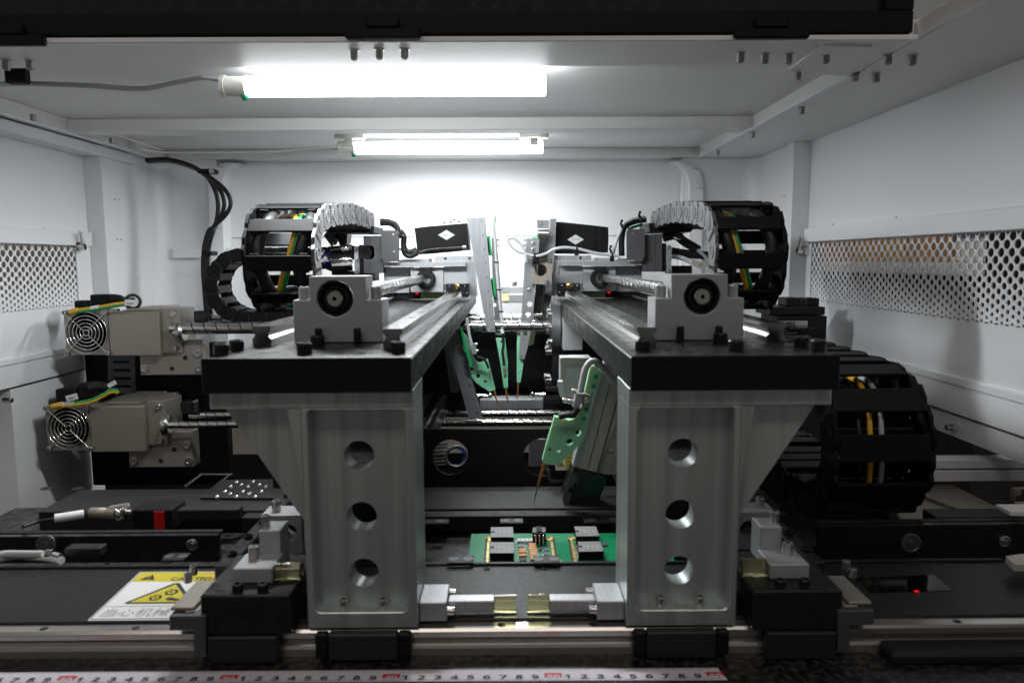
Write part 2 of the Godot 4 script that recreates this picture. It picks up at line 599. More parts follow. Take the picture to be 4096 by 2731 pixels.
func cabinet() -> void:
	# side walls
	for s in [-1, 1]:
		var X: float = 0.49 if s > 0 else -0.68
		var near: float = 0.5 if s > 0 else 0.3
		var w := thing("right_wall" if s > 0 else "left_wall", "white painted side wall with the %s" % ("long perforated panel beside the black drag chain" if s > 0 else "perforated door panel behind the fan-cooled motors"), "wall", Vector3(X, 0, -0.9), "", "structure")
		var sh := Shape.new()
		sh.span(Vector3(X, 0.304, -near), Vector3(X + s * 0.03, 0.47, -1.215))
		part(w, "upper_panel", sh, M.white)
		sh = Shape.new()
		sh.span(Vector3(X - s * 0.008, 0.2815, -near), Vector3(X + s * 0.03, 0.3035, -1.212), 0.001)
		part(w, "ridge", sh, M.white)
		perforated(w, "perforated_panel", X, near, 1.215, 0.127, 0.2845, (0.68 if s > 0 else 0.88), (1.205 if s > 0 else 1.185), 0.2765, -s)
		sh = Shape.new()
		sh.span(Vector3(X - s * 0.006, 0.118, -near), Vector3(X + s * 0.03, 0.1272, -1.215), 0.001)
		part(w, "ledge", sh, M.white)
		sh = Shape.new()
		sh.span(Vector3(X - s * 0.004, 0.0872, -near), Vector3(X + s * 0.03, 0.1178, -1.215))
		part(w, "base_panel", sh, M.white)
		sh = Shape.new()
		sh.span(Vector3(X + s * 0.004, 0.0835, -near), Vector3(X + s * 0.03, 0.087, -1.215))
		part(w, "dark_gap", sh, M.gap)
		sh = Shape.new()
		sh.span(Vector3(X, (0.06 if s > 0 else -0.2), -near if s > 0 else -1.0), Vector3(X + s * 0.03, 0.0833, -1.215))
		part(w, "skirt", sh, M.white)
		var st := Vector3(X, 0.0715, -0.79) if s > 0 else Vector3(X, 0.0715, -0.985)
		bolt(w, st, Vector3(-s, 0, 0), 0.0035, 0.012, M.chrome)
		for b in ([[0.305, 0.94], [0.305, 1.12]] if s > 0 else [[0.3045, 1.1], [0.3045, 1.19]]):
			bolt(w, Vector3(X - s * 0.001, b[0], -b[1]), Vector3.UP, 0.003, 0.002, M.white)
		# corner column, inner panel and rounded corner to the back
		sh = Shape.new()
		sh.span(Vector3(X - s * 0.028, 0.06, -1.216), Vector3(X + s * 0.03, 0.47, -1.244), 0.001)
		part(w, "column", sh, M.white)
		sh = Shape.new()
		sh.span(Vector3(X - s * 0.022, 0.0, -1.2445), Vector3(X + s * 0.03, 0.47, -1.38))
		part(w, "corner_panel", sh, M.white)
		sh = Shape.new()
		var R := 0.03
		for i in 8:
			var t0 := PI / 2 * i / 8
			var t1 := PI / 2 * (i + 1) / 8
			var c := Vector2(X - s * (0.022 + R), -1.38)
			var a := c + Vector2(s * cos(t0), -sin(t0)) * R
			var b := c + Vector2(s * cos(t1), -sin(t1)) * R
			sh.quad(Vector3(a.x, 0, a.y), Vector3(b.x, 0, b.y), Vector3(b.x, 0.47, b.y), Vector3(a.x, 0.47, a.y), 1)
		sh.span(Vector3(X - s * 0.052, 0, -1.4102), Vector3(X - s * (0.16 if s > 0 else 0.138), 0.47, -1.43))
		part(w, "rounded_corner", sh, M.white)
		sh = Shape.new()
		sh.span(Vector3(X - s * 0.016, 0.262, -1.245), Vector3(X - s * 0.0222, 0.281, -1.385), 0.001)
		sh.span(Vector3(X - s * 0.05, 0.262, -1.403), Vector3(X - s * 0.163, 0.281, -1.41), 0.001)
		part(w, "cross_band", sh, M.white)
		for h in [[0.36, 0], [0.36, 1], [0.293, 0], [0.293, 1]]:
			bolt(w, Vector3(X - s * 0.022, h[0], -1.262 - 0.012 * h[1]), Vector3(-s, 0, 0), 0.0013, 0.0004, M.ink, "screw_hole")
		# quarter turn latch by the end of the perforation
		var ly := 0.268 if s > 0 else 0.279
		var lz := -1.212 if s > 0 else -1.172
		var l := thing("panel_latch", "chromed quarter turn latch on the %s wall at the end of the perforated panel" % ("right" if s > 0 else "left"), "latch", Vector3(X, ly - 0.012, lz))
		sh = Shape.new()
		sh.lathe(Vector3(X, ly, lz), Vector3(-s, 0, 0), [[0.0, 0.0], [0.0085, 0.0], [0.0085, 0.008], [0.0055, 0.008], [0.0055, 0.018], [0.0, 0.018]], 8)
		part(l, "nut", sh, M.chrome)
		sh = Shape.new()
		sh.x = Transform3D(Basis(Vector3.RIGHT, 0.35), Vector3(X - s * 0.016, ly, lz))
		sh.span(Vector3(-0.002, -0.004, -0.004), Vector3(0.002, 0.024, 0.004), 0.0008)
		part(l, "lever", sh, M.chrome)
	# back wall: centre between the two rounded corner trims
	var bw := thing("back_wall", "bright white back wall behind the gantries with a lower panel seam", "wall", Vector3(-0.095, 0, -1.44), "", "structure")
	var sh := Shape.new()
	sh.span(Vector3(-0.56, 0.302, -1.436), Vector3(0.37, 0.47, -1.46))
	part(bw, "upper_panel", sh, M.white)
	sh = Shape.new()
	sh.span(Vector3(-0.535, 0.0, -1.432), Vector3(0.345, 0.2985, -1.46))
	part(bw, "lower_panel", sh, M.white)
	sh = Shape.new()
	sh.span(Vector3(-0.535, 0.2987, -1.44), Vector3(0.345, 0.3018, -1.46))
	part(bw, "seam", sh, M.duct)
	for s in [-1, 1]:
		sh = Shape.new()
		var cx := -0.095
		var pts := []
		for i in 7:
			var t := PI / 2 * i / 6
			pts.append(Vector2(0.40 + 0.035 * cos(t), 0.385 + 0.05 * sin(t)))
		pts.push_front(Vector2(0.435, 0.0))
		for i in pts.size() - 1:
			var a: Vector2 = pts[i]
			var b: Vector2 = pts[i + 1]
			var w := Vector2(0.024, 0)
			sh.quad(Vector3(cx + s * a.x, a.y, -1.395), Vector3(cx + s * b.x, b.y, -1.395), Vector3(cx + s * (b.x + 0.024), b.y + 0.002, -1.395), Vector3(cx + s * (a.x + 0.024), a.y, -1.395))
			sh.quad(Vector3(cx + s * a.x, a.y, -1.395), Vector3(cx + s * b.x, b.y, -1.395), Vector3(cx + s * b.x, b.y, -1.44), Vector3(cx + s * a.x, a.y, -1.44))
			sh.quad(Vector3(cx + s * (a.x + 0.024), a.y, -1.395), Vector3(cx + s * (b.x + 0.024), b.y + 0.002, -1.395), Vector3(cx + s * (b.x + 0.024), b.y + 0.002, -1.44), Vector3(cx + s * (a.x + 0.024), a.y, -1.44))
		part(bw, "curved_trim", sh, M.white)
		bolt(bw, Vector3(cx + s * 0.447, 0.319, -1.395), Vector3(0, 0, 1), 0.005, 0.003, M.steel)
	# roof
	var rf := thing("cabinet_roof", "white sheet metal roof of the machine with cross ribs and hanging bolts", "roof", Vector3(-0.14, 0.44, -1.0), "", "structure")
	sh = Shape.new()
	sh.span(Vector3(-0.632, 0.4605, -0.74), Vector3(0.355, 0.468, -1.45))
	part(rf, "ceiling_sheet", sh, M.roof)
	sh = Shape.new()
	sh.span(Vector3(-0.75, 0.4425, -0.664), Vector3(0.3545, 0.4604, -0.745), 0.0015)
	part(rf, "front_lip", sh, M.roof)
	sh = Shape.new()
	sh.span(Vector3(-0.9, 0.4412, -0.6575), Vector3(0.3545, 0.4460, -0.6638), 0.0008)
	part(rf, "lip_edge", sh, M.white)
	for b in [[1.094, 1.13], [1.395, 1.432]]:
		sh = Shape.new()
		sh.span(Vector3(-0.6318, 0.4427, -b[0]), Vector3(0.3546, 0.4603, -b[1]), 0.001)
		part(rf, "cross_rib", sh, M.roof)
	sh = Shape.new()
	sh.span(Vector3(0.355, 0.4425, -0.2), Vector3(0.53, 0.4604, -1.41), 0.0012)
	part(rf, "soffit", sh, M.roof)
	sh = Shape.new()
	sh.span(Vector3(0.351, 0.4405, -0.76), Vector3(0.3575, 0.4424, -1.40))
	part(rf, "rail_lip", sh, M.white)
	sh = Shape.new()
	sh.span(Vector3(-0.66, 0.4425, -0.745), Vector3(-0.6322, 0.4604, -1.40), 0.001)
	part(rf, "side_rail", sh, M.roof)
	sh = Shape.new()
	sh.span(Vector3(-0.64, 0.4405, -0.76), Vector3(-0.632, 0.4424, -1.40))
	part(rf, "rail_lip", sh, M.white)
	sh = Shape.new()
	sh.span(Vector3(-0.75, 0.4606, -0.745), Vector3(-0.66, 0.468, -1.45))
	part(rf, "side_sheet", sh, M.roof)
	sh = Shape.new()
	sh.span(Vector3(-0.75, 0.424, -0.62), Vector3(-0.648, 0.440, -1.32), 0.001)
	part(rf, "cable_duct", sh, M.white)
	sh = Shape.new()
	sh.prism(PackedVector2Array([Vector2(0.2784, 0.6729), Vector2(0.2786, 0.7547), Vector2(0.3174, 0.7718), Vector2(0.3627, 0.7848), Vector2(0.3232, 0.6762)]), [], 0.4425, 0.4405)
	for i in sh.v.size():
		sh.v[i] = Vector3(sh.v[i].x, sh.v[i].z, -sh.v[i].y)
	part(rf, "gusset_plate", sh, M.roof)
	var at := [Vector3(0.214, 0.4425, -0.6986), Vector3(0.2374, 0.4425, -0.7023), Vector3(0.2599, 0.4425, -0.7041), Vector3(0.2935, 0.4425, -0.7022), Vector3(0.3538, 0.4425, -0.708), Vector3(0.3781, 0.4425, -0.7108), Vector3(0.2916, 0.4425, -0.7636), Vector3(0.3525, 0.4425, -0.7704), Vector3(0.3767, 0.4425, -0.7768), Vector3(0.3671, 0.4425, -0.9434), Vector3(0.3649, 0.4425, -1.1232), Vector3(0.364, 0.4425, -1.3049), Vector3(0.365, 0.4425, -1.4962), Vector3(-0.1359, 0.4425, -0.6846), Vector3(-0.113, 0.4425, -0.6826), Vector3(-0.0905, 0.4425, -0.6819), Vector3(-0.4649, 0.4425, -0.7137), Vector3(-0.4425, 0.4425, -0.713)]
	for p in at:
		bolt(rf, p + Vector3(0, -0.0012, 0), Vector3.DOWN, 0.0034, 0.0078, M.bolt_dark)
		bolt(rf, p, Vector3.DOWN, 0.0046, 0.0013, M.steel, "washer")
	for p in [Vector3(-0.5962, 0.4405, -0.9595), Vector3(-0.596, 0.4405, -1.1454), Vector3(-0.5965, 0.4405, -1.3314), Vector3(-0.633, 0.4405, -1.3588)]:
		bolt(rf, p, Vector3.DOWN, 0.0034, 0.0075, M.bolt_dark)
	# black hood above the opening
	var hd := thing("black_hood", "glossy black raised hood panel above the roof lip with dark hinges", "hood", Vector3(-0.17, 0.447, -0.665))
	var hx: float = 0.3362
	sh = Shape.new()
	sh.span(Vector3(-1.0, 0.4475, -0.664), Vector3(hx, 0.85, -0.67))
	part(hd, "panel", sh, M.black_gloss)
	sh = Shape.new()
	sh.span(Vector3(-1.0, 0.4473, -0.656), Vector3(hx + 0.012, 0.4655, -0.6639), 0.001)
	sh.span(Vector3(hx - 0.012, 0.4656, -0.656), Vector3(hx + 0.012, 0.85, -0.6639), 0.001)
	part(hd, "frame", sh, M.black)
	for q in [Vector3(0.2254, 0.448, -0.655), Vector3(-0.1047, 0.4493, -0.655), Vector3(-0.4223, 0.4447, -0.655)]:
		sh = Shape.new()
		sh.span(q + Vector3(-0.032, -0.007, 0.006), q + Vector3(0.032, 0.0015, -0.001), 0.0015)
		sh.span(q + Vector3(-0.014, 0.0017, 0.005), q + Vector3(0.014, 0.011, -0.001), 0.0015)
		part(hd, "hinge", sh, M.black)

func lamps() -> void:
	for k in 2:
		var a: Vector3 = [Vector3(-0.3017, 0.4448, -0.806), Vector3(-0.2762, 0.4415, -1.238)][k]
		var b: Vector3 = [Vector3(0.042, 0.4492, -0.806), Vector3(0.0595, 0.4427, -1.238)][k]
		a.y = 0.4385; b.y = 0.4385
		var o := thing("tube_lamp", ["white glowing tube lamp nearest the roof's front lip", "white glowing tube lamp beyond the first roof rib, on two clips"][k], "lamp", (a + b) * 0.5 + Vector3(0, 0.02, 0), "tube lamps under the roof")
		var r := 0.0105
		var d := (b - a).normalized()
		var sh := Shape.new()
		sh.cyl(a + d * 0.028, b - d * 0.001, r, r, 20)
		part(o, "tube", sh, M.tube if k == 0 else M.tube_rear)
		sh = Shape.new()
		sh.cyl(a + d * 0.006, a + d * 0.028, r, r, 20)
		part(o, "end_sleeve", sh, M.cap)
		sh = Shape.new()
		sh.lathe(a, d, [[0.0, 0.0], [r * 0.7, 0.0], [r * 1.12, 0.002], [r * 1.12, 0.0065], [0.0, 0.0065]], 20)
		part(o, "end_cap", sh, M.cap)
		sh = Shape.new()
		sh.ball(a + d * 0.026 + Vector3(0, -r, 0.002), 0.0045)
		part(o, "button", sh, M.button)
		for e in [0.02, 0.32] if k == 1 else []:
			sh = Shape.new()
			sh.span(a + Vector3(e - 0.024, r + 0.0035, -0.008), a + Vector3(e + 0.024, 0.0216, 0.008), 0.001)
			sh.span(a + Vector3(e - 0.006, r * 0.2, r), a + Vector3(e + 0.006, r + 0.003, r + 0.0025))
			part(o, "clip", sh, M.cap)
	# lamp cables
	var sh2 := Shape.new()
	sh2.tube([Vector3(-0.5574, 0.447, -0.8338), Vector3(-0.5347, 0.447, -0.824), Vector3(-0.499, 0.447, -0.828), Vector3(-0.4552, 0.447, -0.8357), Vector3(-0.4059, 0.447, -0.8507), Vector3(-0.3513, 0.447, -0.8205), Vector3(-0.3181, 0.447, -0.8016), Vector3(-0.3049, 0.447, -0.8114)], 0.0028)
	single("lamp_cable", "grey cable running from the left to the front tube lamp", "cable", Vector3(-0.4, 0.447, -0.8), sh2, M.cable_grey)
	sh2 = Shape.new()
	sh2.tube([Vector3(-0.5953, 0.4395, -1.2261), Vector3(-0.5858, 0.4395, -1.283), Vector3(-0.5065, 0.4395, -1.2856), Vector3(-0.4045, 0.4395, -1.2819), Vector3(-0.2741, 0.4395, -1.228)], 0.0018)
	single("lamp_cable", "thin white cable crossing the roof to the rear tube lamp", "cable", Vector3(-0.4, 0.4395, -1.2), sh2, M.cable_white)
	sh2 = Shape.new()
	var c: Vector3 = Vector3(-0.5182, 0.447, -0.811)
	sh2.span(c + Vector3(-0.01, -0.004, -0.006), c + Vector3(0.012, 0.0134, 0.006), 0.002)
	single("cable_clip", "small black clip holding the lamp cable at the roof's left", "clip", c, sh2, M.black)

func hall_behind() -> void:
	# what shows through the perforations and past the roof: pieces of the factory hall
	var sh := Shape.new()
	sh.span(Vector3(-6, 3.0, 4), Vector3(6, 3.05, -8))
	single("hall_ceiling", "dim grey ceiling of the factory hall", "ceiling", Vector3(0, 3, -2), sh, M.room, "", "structure")
	sh = Shape.new()
	sh.span(Vector3(-6, -0.9, 4), Vector3(6, -0.85, -8))
	single("hall_floor", "grey floor of the factory hall below the machine", "floor", Vector3(0, -0.9, -2), sh, M.room, "", "structure")
	sh = Shape.new()
	sh.span(Vector3(-1.9, -0.85, 0.5), Vector3(-1.85, 3.0, -4))
	single("hall_wall", "beige hall wall seen through the left perforations", "wall", Vector3(-1.9, 0, -2), sh, M.room, "", "structure")
	var b := thing("storage_bench", "black storage bench with a white top seen through the right perforations", "bench", Vector3(1.25, -0.85, -2.3))
	sh = Shape.new()
	sh.span(Vector3(1.0, -0.85, -1.1), Vector3(1.5, 0.215, -3.6), 0.005)
	part(b, "body", sh, M.black)
	sh = Shape.new()
	sh.span(Vector3(0.98, 0.2155, -1.05), Vector3(1.52, 0.245, -3.65), 0.004)
	part(b, "top", sh, M.room_white)
	for q in [[1.68, 1.86, 0.34, "tall brown carton on the storage bench beside the white case", M.cardboard], [1.88, 2.14, 0.36, "orange carton in the middle of the storage bench", M.carton], [2.16, 2.5, 0.345, "wide brown carton at the far end of the storage bench", M.cardboard]]:
		var o := thing("carton", q[3], "box", Vector3(1.15, 0.245, -q[0]))
		sh = Shape.new()
		sh.span(Vector3(1.0, 0.2452, -q[0]), Vector3(1.3, q[2], -q[1]), 0.003)
		part(o, "body", sh, q[4])
		sh = Shape.new()
		sh.span(Vector3(0.9985, 0.2454, -(q[0] + q[1]) / 2 + 0.025), Vector3(0.9995, q[2] - 0.001, -(q[0] + q[1]) / 2 - 0.025))
		part(o, "packing_tape", sh, M.tan)
	var wc := thing("white_case", "white equipment case beside the cartons behind the right perforations", "case", Vector3(1.15, 0.245, -1.55))
	sh = Shape.new()
	sh.span(Vector3(1.0, 0.2452, -1.46), Vector3(1.35, 0.37, -1.66), 0.006)
	part(wc, "body", sh, M.room_white)
	sh = Shape.new()
	sh.span(Vector3(0.996, 0.30, -1.48), Vector3(0.9997, 0.35, -1.64), 0.001)
	part(wc, "lid", sh, M.blue)
	var dc := thing("dark_cabinet", "dark grey equipment cabinet behind the near end of the right perforations", "cabinet", Vector3(1.1, -0.85, -1.2))
	sh = Shape.new()
	sh.span(Vector3(0.9, -0.85, -0.95), Vector3(0.975, 0.6, -1.40), 0.004)
	part(dc, "body", sh, M.black_plate)
	sh = Shape.new()
	sh.span(Vector3(0.89, -0.7, -1.1), Vector3(0.8996, 0.5, -1.12), 0.002)
	part(dc, "handle", sh, M.steel)
	var pb := thing("paper_stack", "stack of white paper packs seen through the far right perforations", "paper", Vector3(1.2, 0.245, -2.75))
	for k in 3:
		sh = Shape.new()
		sh.span(Vector3(1.05, 0.2452 + 0.031 * k, -2.56 - 0.01 * k), Vector3(1.3, 0.275 + 0.031 * k, -2.88), 0.002)
		part(pb, "pack", sh, M.room_white)
	var bb := thing("blue_bin", "blue plastic bin at the far end behind the right perforations", "bin", Vector3(1.2, 0.245, -3.05))
	sh = Shape.new()
	sh.span(Vector3(1.05, 0.2452, -2.93), Vector3(1.3, 0.335, -3.2), 0.008)
	part(bb, "body", sh, M.blue)
	sh = Shape.new()
	sh.span(Vector3(1.04, 0.335, -2.92), Vector3(1.31, 0.345, -3.21), 0.003)
	part(bb, "rim", sh, M.blue)

func mirror(s: int) -> Transform3D:
	return Transform3D(Basis(Vector3(s, 0, 0), Vector3.UP, Vector3.BACK), Vector3(0.008, 0, 0))

func ms(s: int) -> Shape:
	var sh := Shape.new()
	sh.x = mirror(s)
	return sh

func mp(s: int, p: Vector3) -> Vector3:
	return mirror(s) * p

func bed() -> void:
	var sh := Shape.new()
	sh.span(Vector3(-0.52, -0.12, -0.2), Vector3(0.6, 0.0, -0.757), 0.002)
	single("granite_bed", "dark speckled granite bed of the machine", "ground", Vector3(0, -0.12, -0.8), sh, M.granite, "", "structure")
	# the long rail at the front, on which everything rides
	var o := thing("linear_rail", "long polished steel rail across the front of the granite bed", "rail", Vector3(0, 0, -0.462))
	sh = Shape.new()
	sh.x = Transform3D(Basis(Vector3(0, 0, 1), Vector3.UP, Vector3(-1, 0, 0)), Vector3(0, 0, -0.462))
	var pr := PackedVector2Array([Vector2(-0.005, 0.0002), Vector2(0.006, 0.0002), Vector2(0.006, 0.0052), Vector2(0.0052, 0.0072), Vector2(0.0036, 0.0082), Vector2(0.0036, 0.0098), Vector2(0.0052, 0.0108), Vector2(0.006, 0.0128), Vector2(0.006, 0.0165), Vector2(0.0045, 0.018), Vector2(-0.0045, 0.018), Vector2(-0.005, 0.0175)])
	sh.prism(pr, [], 0.55, -0.45)
	part(o, "rail_body", sh, M.front_rail)
	for x in [-0.3044, -0.2445, -0.0057, 0.0543, 0.2941]:
		bolt(o, Vector3(x, 0.01802, -0.4615), Vector3.UP, 0.0026, 0.00012, M.ink, "bolt_hole")

func gantry(s: int) -> void:
	var side := "right" if s > 0 else "left"
	var o := thing("gantry", "%s aluminium gantry with a pocketed pillar under a black beam, %s" % [side, "beside the nearest green probe" if s > 0 else "beside the caution sticker"], "gantry", mp(s, Vector3(0.105, 0.0195, -0.48)), "gantries on the front rail")
	var u0: float = 0.0674
	var u1: float = 0.1382
	var u2: float = 0.1943
	var y0: float = 0.0199
	var y1: float = 0.1757
	var yf: float = 0.1641
	var pk := rounded(Vector2(u0 + 0.0055, 0.0305), Vector2(0.134, yf), 0.005)
	var holes := []
	for h in [Vector2(0.1049, 0.1304), Vector2(0.1042, 0.0896), Vector2(0.1038, 0.0513)]:
		holes.append(circle(h, 0.0098, 28))
	var sh := ms(s)
	sh.prism(rect(Vector2(u0, y0), Vector2(u1, yf)), [pk], -0.455, -0.503, 0.0006)
	sh.prism(PackedVector2Array([Vector2(u0 + 0.001, y0 + 0.001), Vector2(u1 - 0.001, y0 + 0.001), Vector2(u1 - 0.001, yf - 0.0003), Vector2(u0 + 0.001, yf - 0.0003)]), holes, -0.4685, -0.4845)
	sh.prism(PackedVector2Array([Vector2(u1, 0.0835), Vector2(0.1895, yf - 0.0002), Vector2(0.1459, yf - 0.0002), Vector2(u1, yf - 0.0002)]), [], -0.4655, -0.478)
	sh.prism(PackedVector2Array([Vector2(u1, 0.108), Vector2(u1 + 0.008, yf - 0.0002), Vector2(u1, yf - 0.0002)]), [], -0.455, -0.466)
	sh.box(Vector3((u0 + u2) / 2, (y1 + yf) / 2, -0.48), Vector3(u2 - u0, y1 - yf, 0.05), 0.0006)
	var pillar := part(o, "pillar", sh, M.alu)
	for x in [0.0906, 0.1163]:
		bolt(pillar, mp(s, Vector3(x, 0.0305, -0.4618)), Vector3.UP, 0.0028, 0.0062, M.chrome)
	# beam with its rails
	sh = ms(s)
	sh.box(Vector3((u0 + u2) / 2 + 0.0008, 0.18525, -0.92), Vector3(u2 - u0 + 0.001, 0.0205, 0.94), 0.0008)
	var beam := part(o, "beam", sh, M.beam_side)
	sh = ms(s)
	sh.box(Vector3((u0 + u2) / 2 + 0.0008, 0.1858, -0.4493), Vector3(u2 - u0 + 0.0014, 0.0216, 0.002), 0.0005)
	part(beam, "end_face", sh, M.black)
	var rail := PackedVector2Array([Vector2(-0.0062, 0), Vector2(0.0062, 0), Vector2(0.0062, 0.004), Vector2(0.0045, 0.006), Vector2(0.0045, 0.0075), Vector2(0.0062, 0.0095), Vector2(0.0062, 0.012), Vector2(-0.0062, 0.012), Vector2(-0.0062, 0.0095), Vector2(-0.0045, 0.0075), Vector2(-0.0045, 0.006), Vector2(-0.0062, 0.004)])
	for q in [[0.0864, -0.50], [0.1836, -0.525]]:
		sh = ms(s)
		sh.x = mirror(s) * Transform3D(Basis.from_scale(Vector3(1.08, 1.15, 1)), Vector3(q[0], 0.1958, 0))
		sh.prism(rail, [], q[1], -1.39)
		var r := part(o, "slide_rail", sh, M.rail)
		for k in 9:
			bolt(r, mp(s, Vector3(q[0], 0.20965, -0.6 - 0.06 * k)), Vector3.UP, 0.003, 0.0002, M.ink, "bolt_hole")
	# bearing block and ball screw
	var c: Vector2 = Vector2(0.1346, 0.2281)
	sh = ms(s)
	var yb := 0.1958
	sh.prism(PackedVector2Array([Vector2(0.1004, yb), Vector2(0.1656, yb), Vector2(0.1656, 0.227), Vector2(0.1532, 0.227), Vector2(0.1532, 0.2444), Vector2(0.112, 0.2444), Vector2(0.112, 0.227), Vector2(0.1004, 0.227)]), [circle(c, 0.0134, 32)], -0.5425, -0.572, 0.0006)
	var blk := part(o, "bearing_block", sh, M.alu_grey)
	sh = ms(s)
	sh.lathe(Vector3(c.x, c.y, -0.5435), Vector3(0, 0, -1), [[0.0132, 0.0], [0.0125, 0.002], [0.0118, 0.002], [0.0112, 0.008], [0.0095, 0.008], [0.009, 0.004], [0.0075, 0.004], [0.007, 0.007], [0.0058, 0.007], [0.0055, 0.002], [0.0045, 0.001], [0.0016, 0.001], [0.0016, 0.005], [0.0, 0.005]], 32)
	part(blk, "bearing", sh, M.black_oxide)
	sh = ms(s)
	sh.lathe(Vector3(c.x, c.y, -0.5405), Vector3(0, 0, -1), [[0.0015, 0.0], [0.0052, 0.0], [0.006, 0.001], [0.006, 0.006]], 24)
	part(blk, "shaft_end", sh, M.steel)
	for q in [[0.1068, 0.0], [0.1607, 0.0]]:
		bolt(blk, mp(s, Vector3(q[0], 0.227, -0.556)), Vector3.UP, 0.0042, 0.0095, M.alu_bright)
	for q in [0.1179, 0.1461]:
		bolt(o, mp(s, Vector3(q, yb, -0.537)), Vector3.UP, 0.0028, 0.011, M.black_oxide)
	sh = ms(s)
	var cut := Shape.new()
	sh.screw(Vector3(c.x, c.y, -0.5722), Vector3(c.x, c.y, -1.16), 0.0065, 0.026, 0.0013, 0.14, cut)
	var bs := part(o, "ball_screw", sh, M.chrome)
	part(bs, "thread", cut, M.groove)
	for q in [Vector3(0.0883, 0.1956, -0.4821), Vector3(0.1487, 0.1956, -0.4791), Vector3(0.1518, 0.1956, -0.5248), Vector3(0.2018, 0.1956, -0.4765), Vector3(0.1999, 0.1956, -0.4984)]:
		bolt(o, mp(s, Vector3(q.x - 0.008, 0.1957, q.z)), Vector3.UP, 0.005, 0.0072, M.black_oxide)
	# stop arm with its yellow bumper, pointing at the other gantry
	sh = ms(s)
	var yt: float = 0.0365
	sh.span(Vector3(0.0492, 0.0205, -0.462), Vector3(u0 - 0.0002, 0.0335, -0.49), 0.0006)
	sh.span(Vector3(0.0183, 0.0225, -0.47), Vector3(0.0492 - 0.0002, 0.0305, -0.48), 0.0006)
	var arm := part(o, "stop_arm", sh, M.alu_bright)
	sh = ms(s)
	sh.lathe(Vector3(0.0183, 0.0265, -0.475), Vector3(-1, 0, 0), [[0.0, 0.0], [0.0062, 0.0], [0.0062, 0.0145], [0.0, 0.0145]], 24)
	part(arm, "bumper", sh, M.urethane)
	bolt(arm, mp(s, Vector3(0.0492, 0.026, -0.4655)), Vector3(-s, 0, 0), 0.0028, 0.005)
	bolt(arm, mp(s, Vector3(0.0492, 0.029, -0.4855)), Vector3(-s, 0, 0), 0.0028, 0.005)
	# slider under the pillar
	sh = ms(s)
	sh.span(Vector3(0.0796, 0.0015, -0.4475), Vector3(0.124, 0.0194, -0.4545), 0.001)
	sh.span(Vector3(0.0796, 0.0015, -0.4712), Vector3(0.124, 0.0194, -0.482), 0.001)
	sh.span(Vector3(0.0796, 0.0182, -0.4586), Vector3(0.124, 0.0193, -0.4711))
	part(o, "slider", sh, M.slider_dark)
	sh = ms(s)
	sh.span(Vector3(0.0715, 0.003, -0.4485), Vector3(0.0794, 0.0192, -0.4545), 0.001)
	part(o, "slider_end", sh, M.black)
	sh = ms(s)
	sh.span(Vector3(0.1243, 0.003, -0.4485), Vector3(0.1324, 0.0192, -0.4545), 0.001)
	part(o, "slider_end", sh, M.black)
	# far pillar, seen only in slivers below the beam
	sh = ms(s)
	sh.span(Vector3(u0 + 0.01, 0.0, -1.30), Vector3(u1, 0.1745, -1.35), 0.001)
	part(o, "rear_pillar", sh, M.alu_dark)

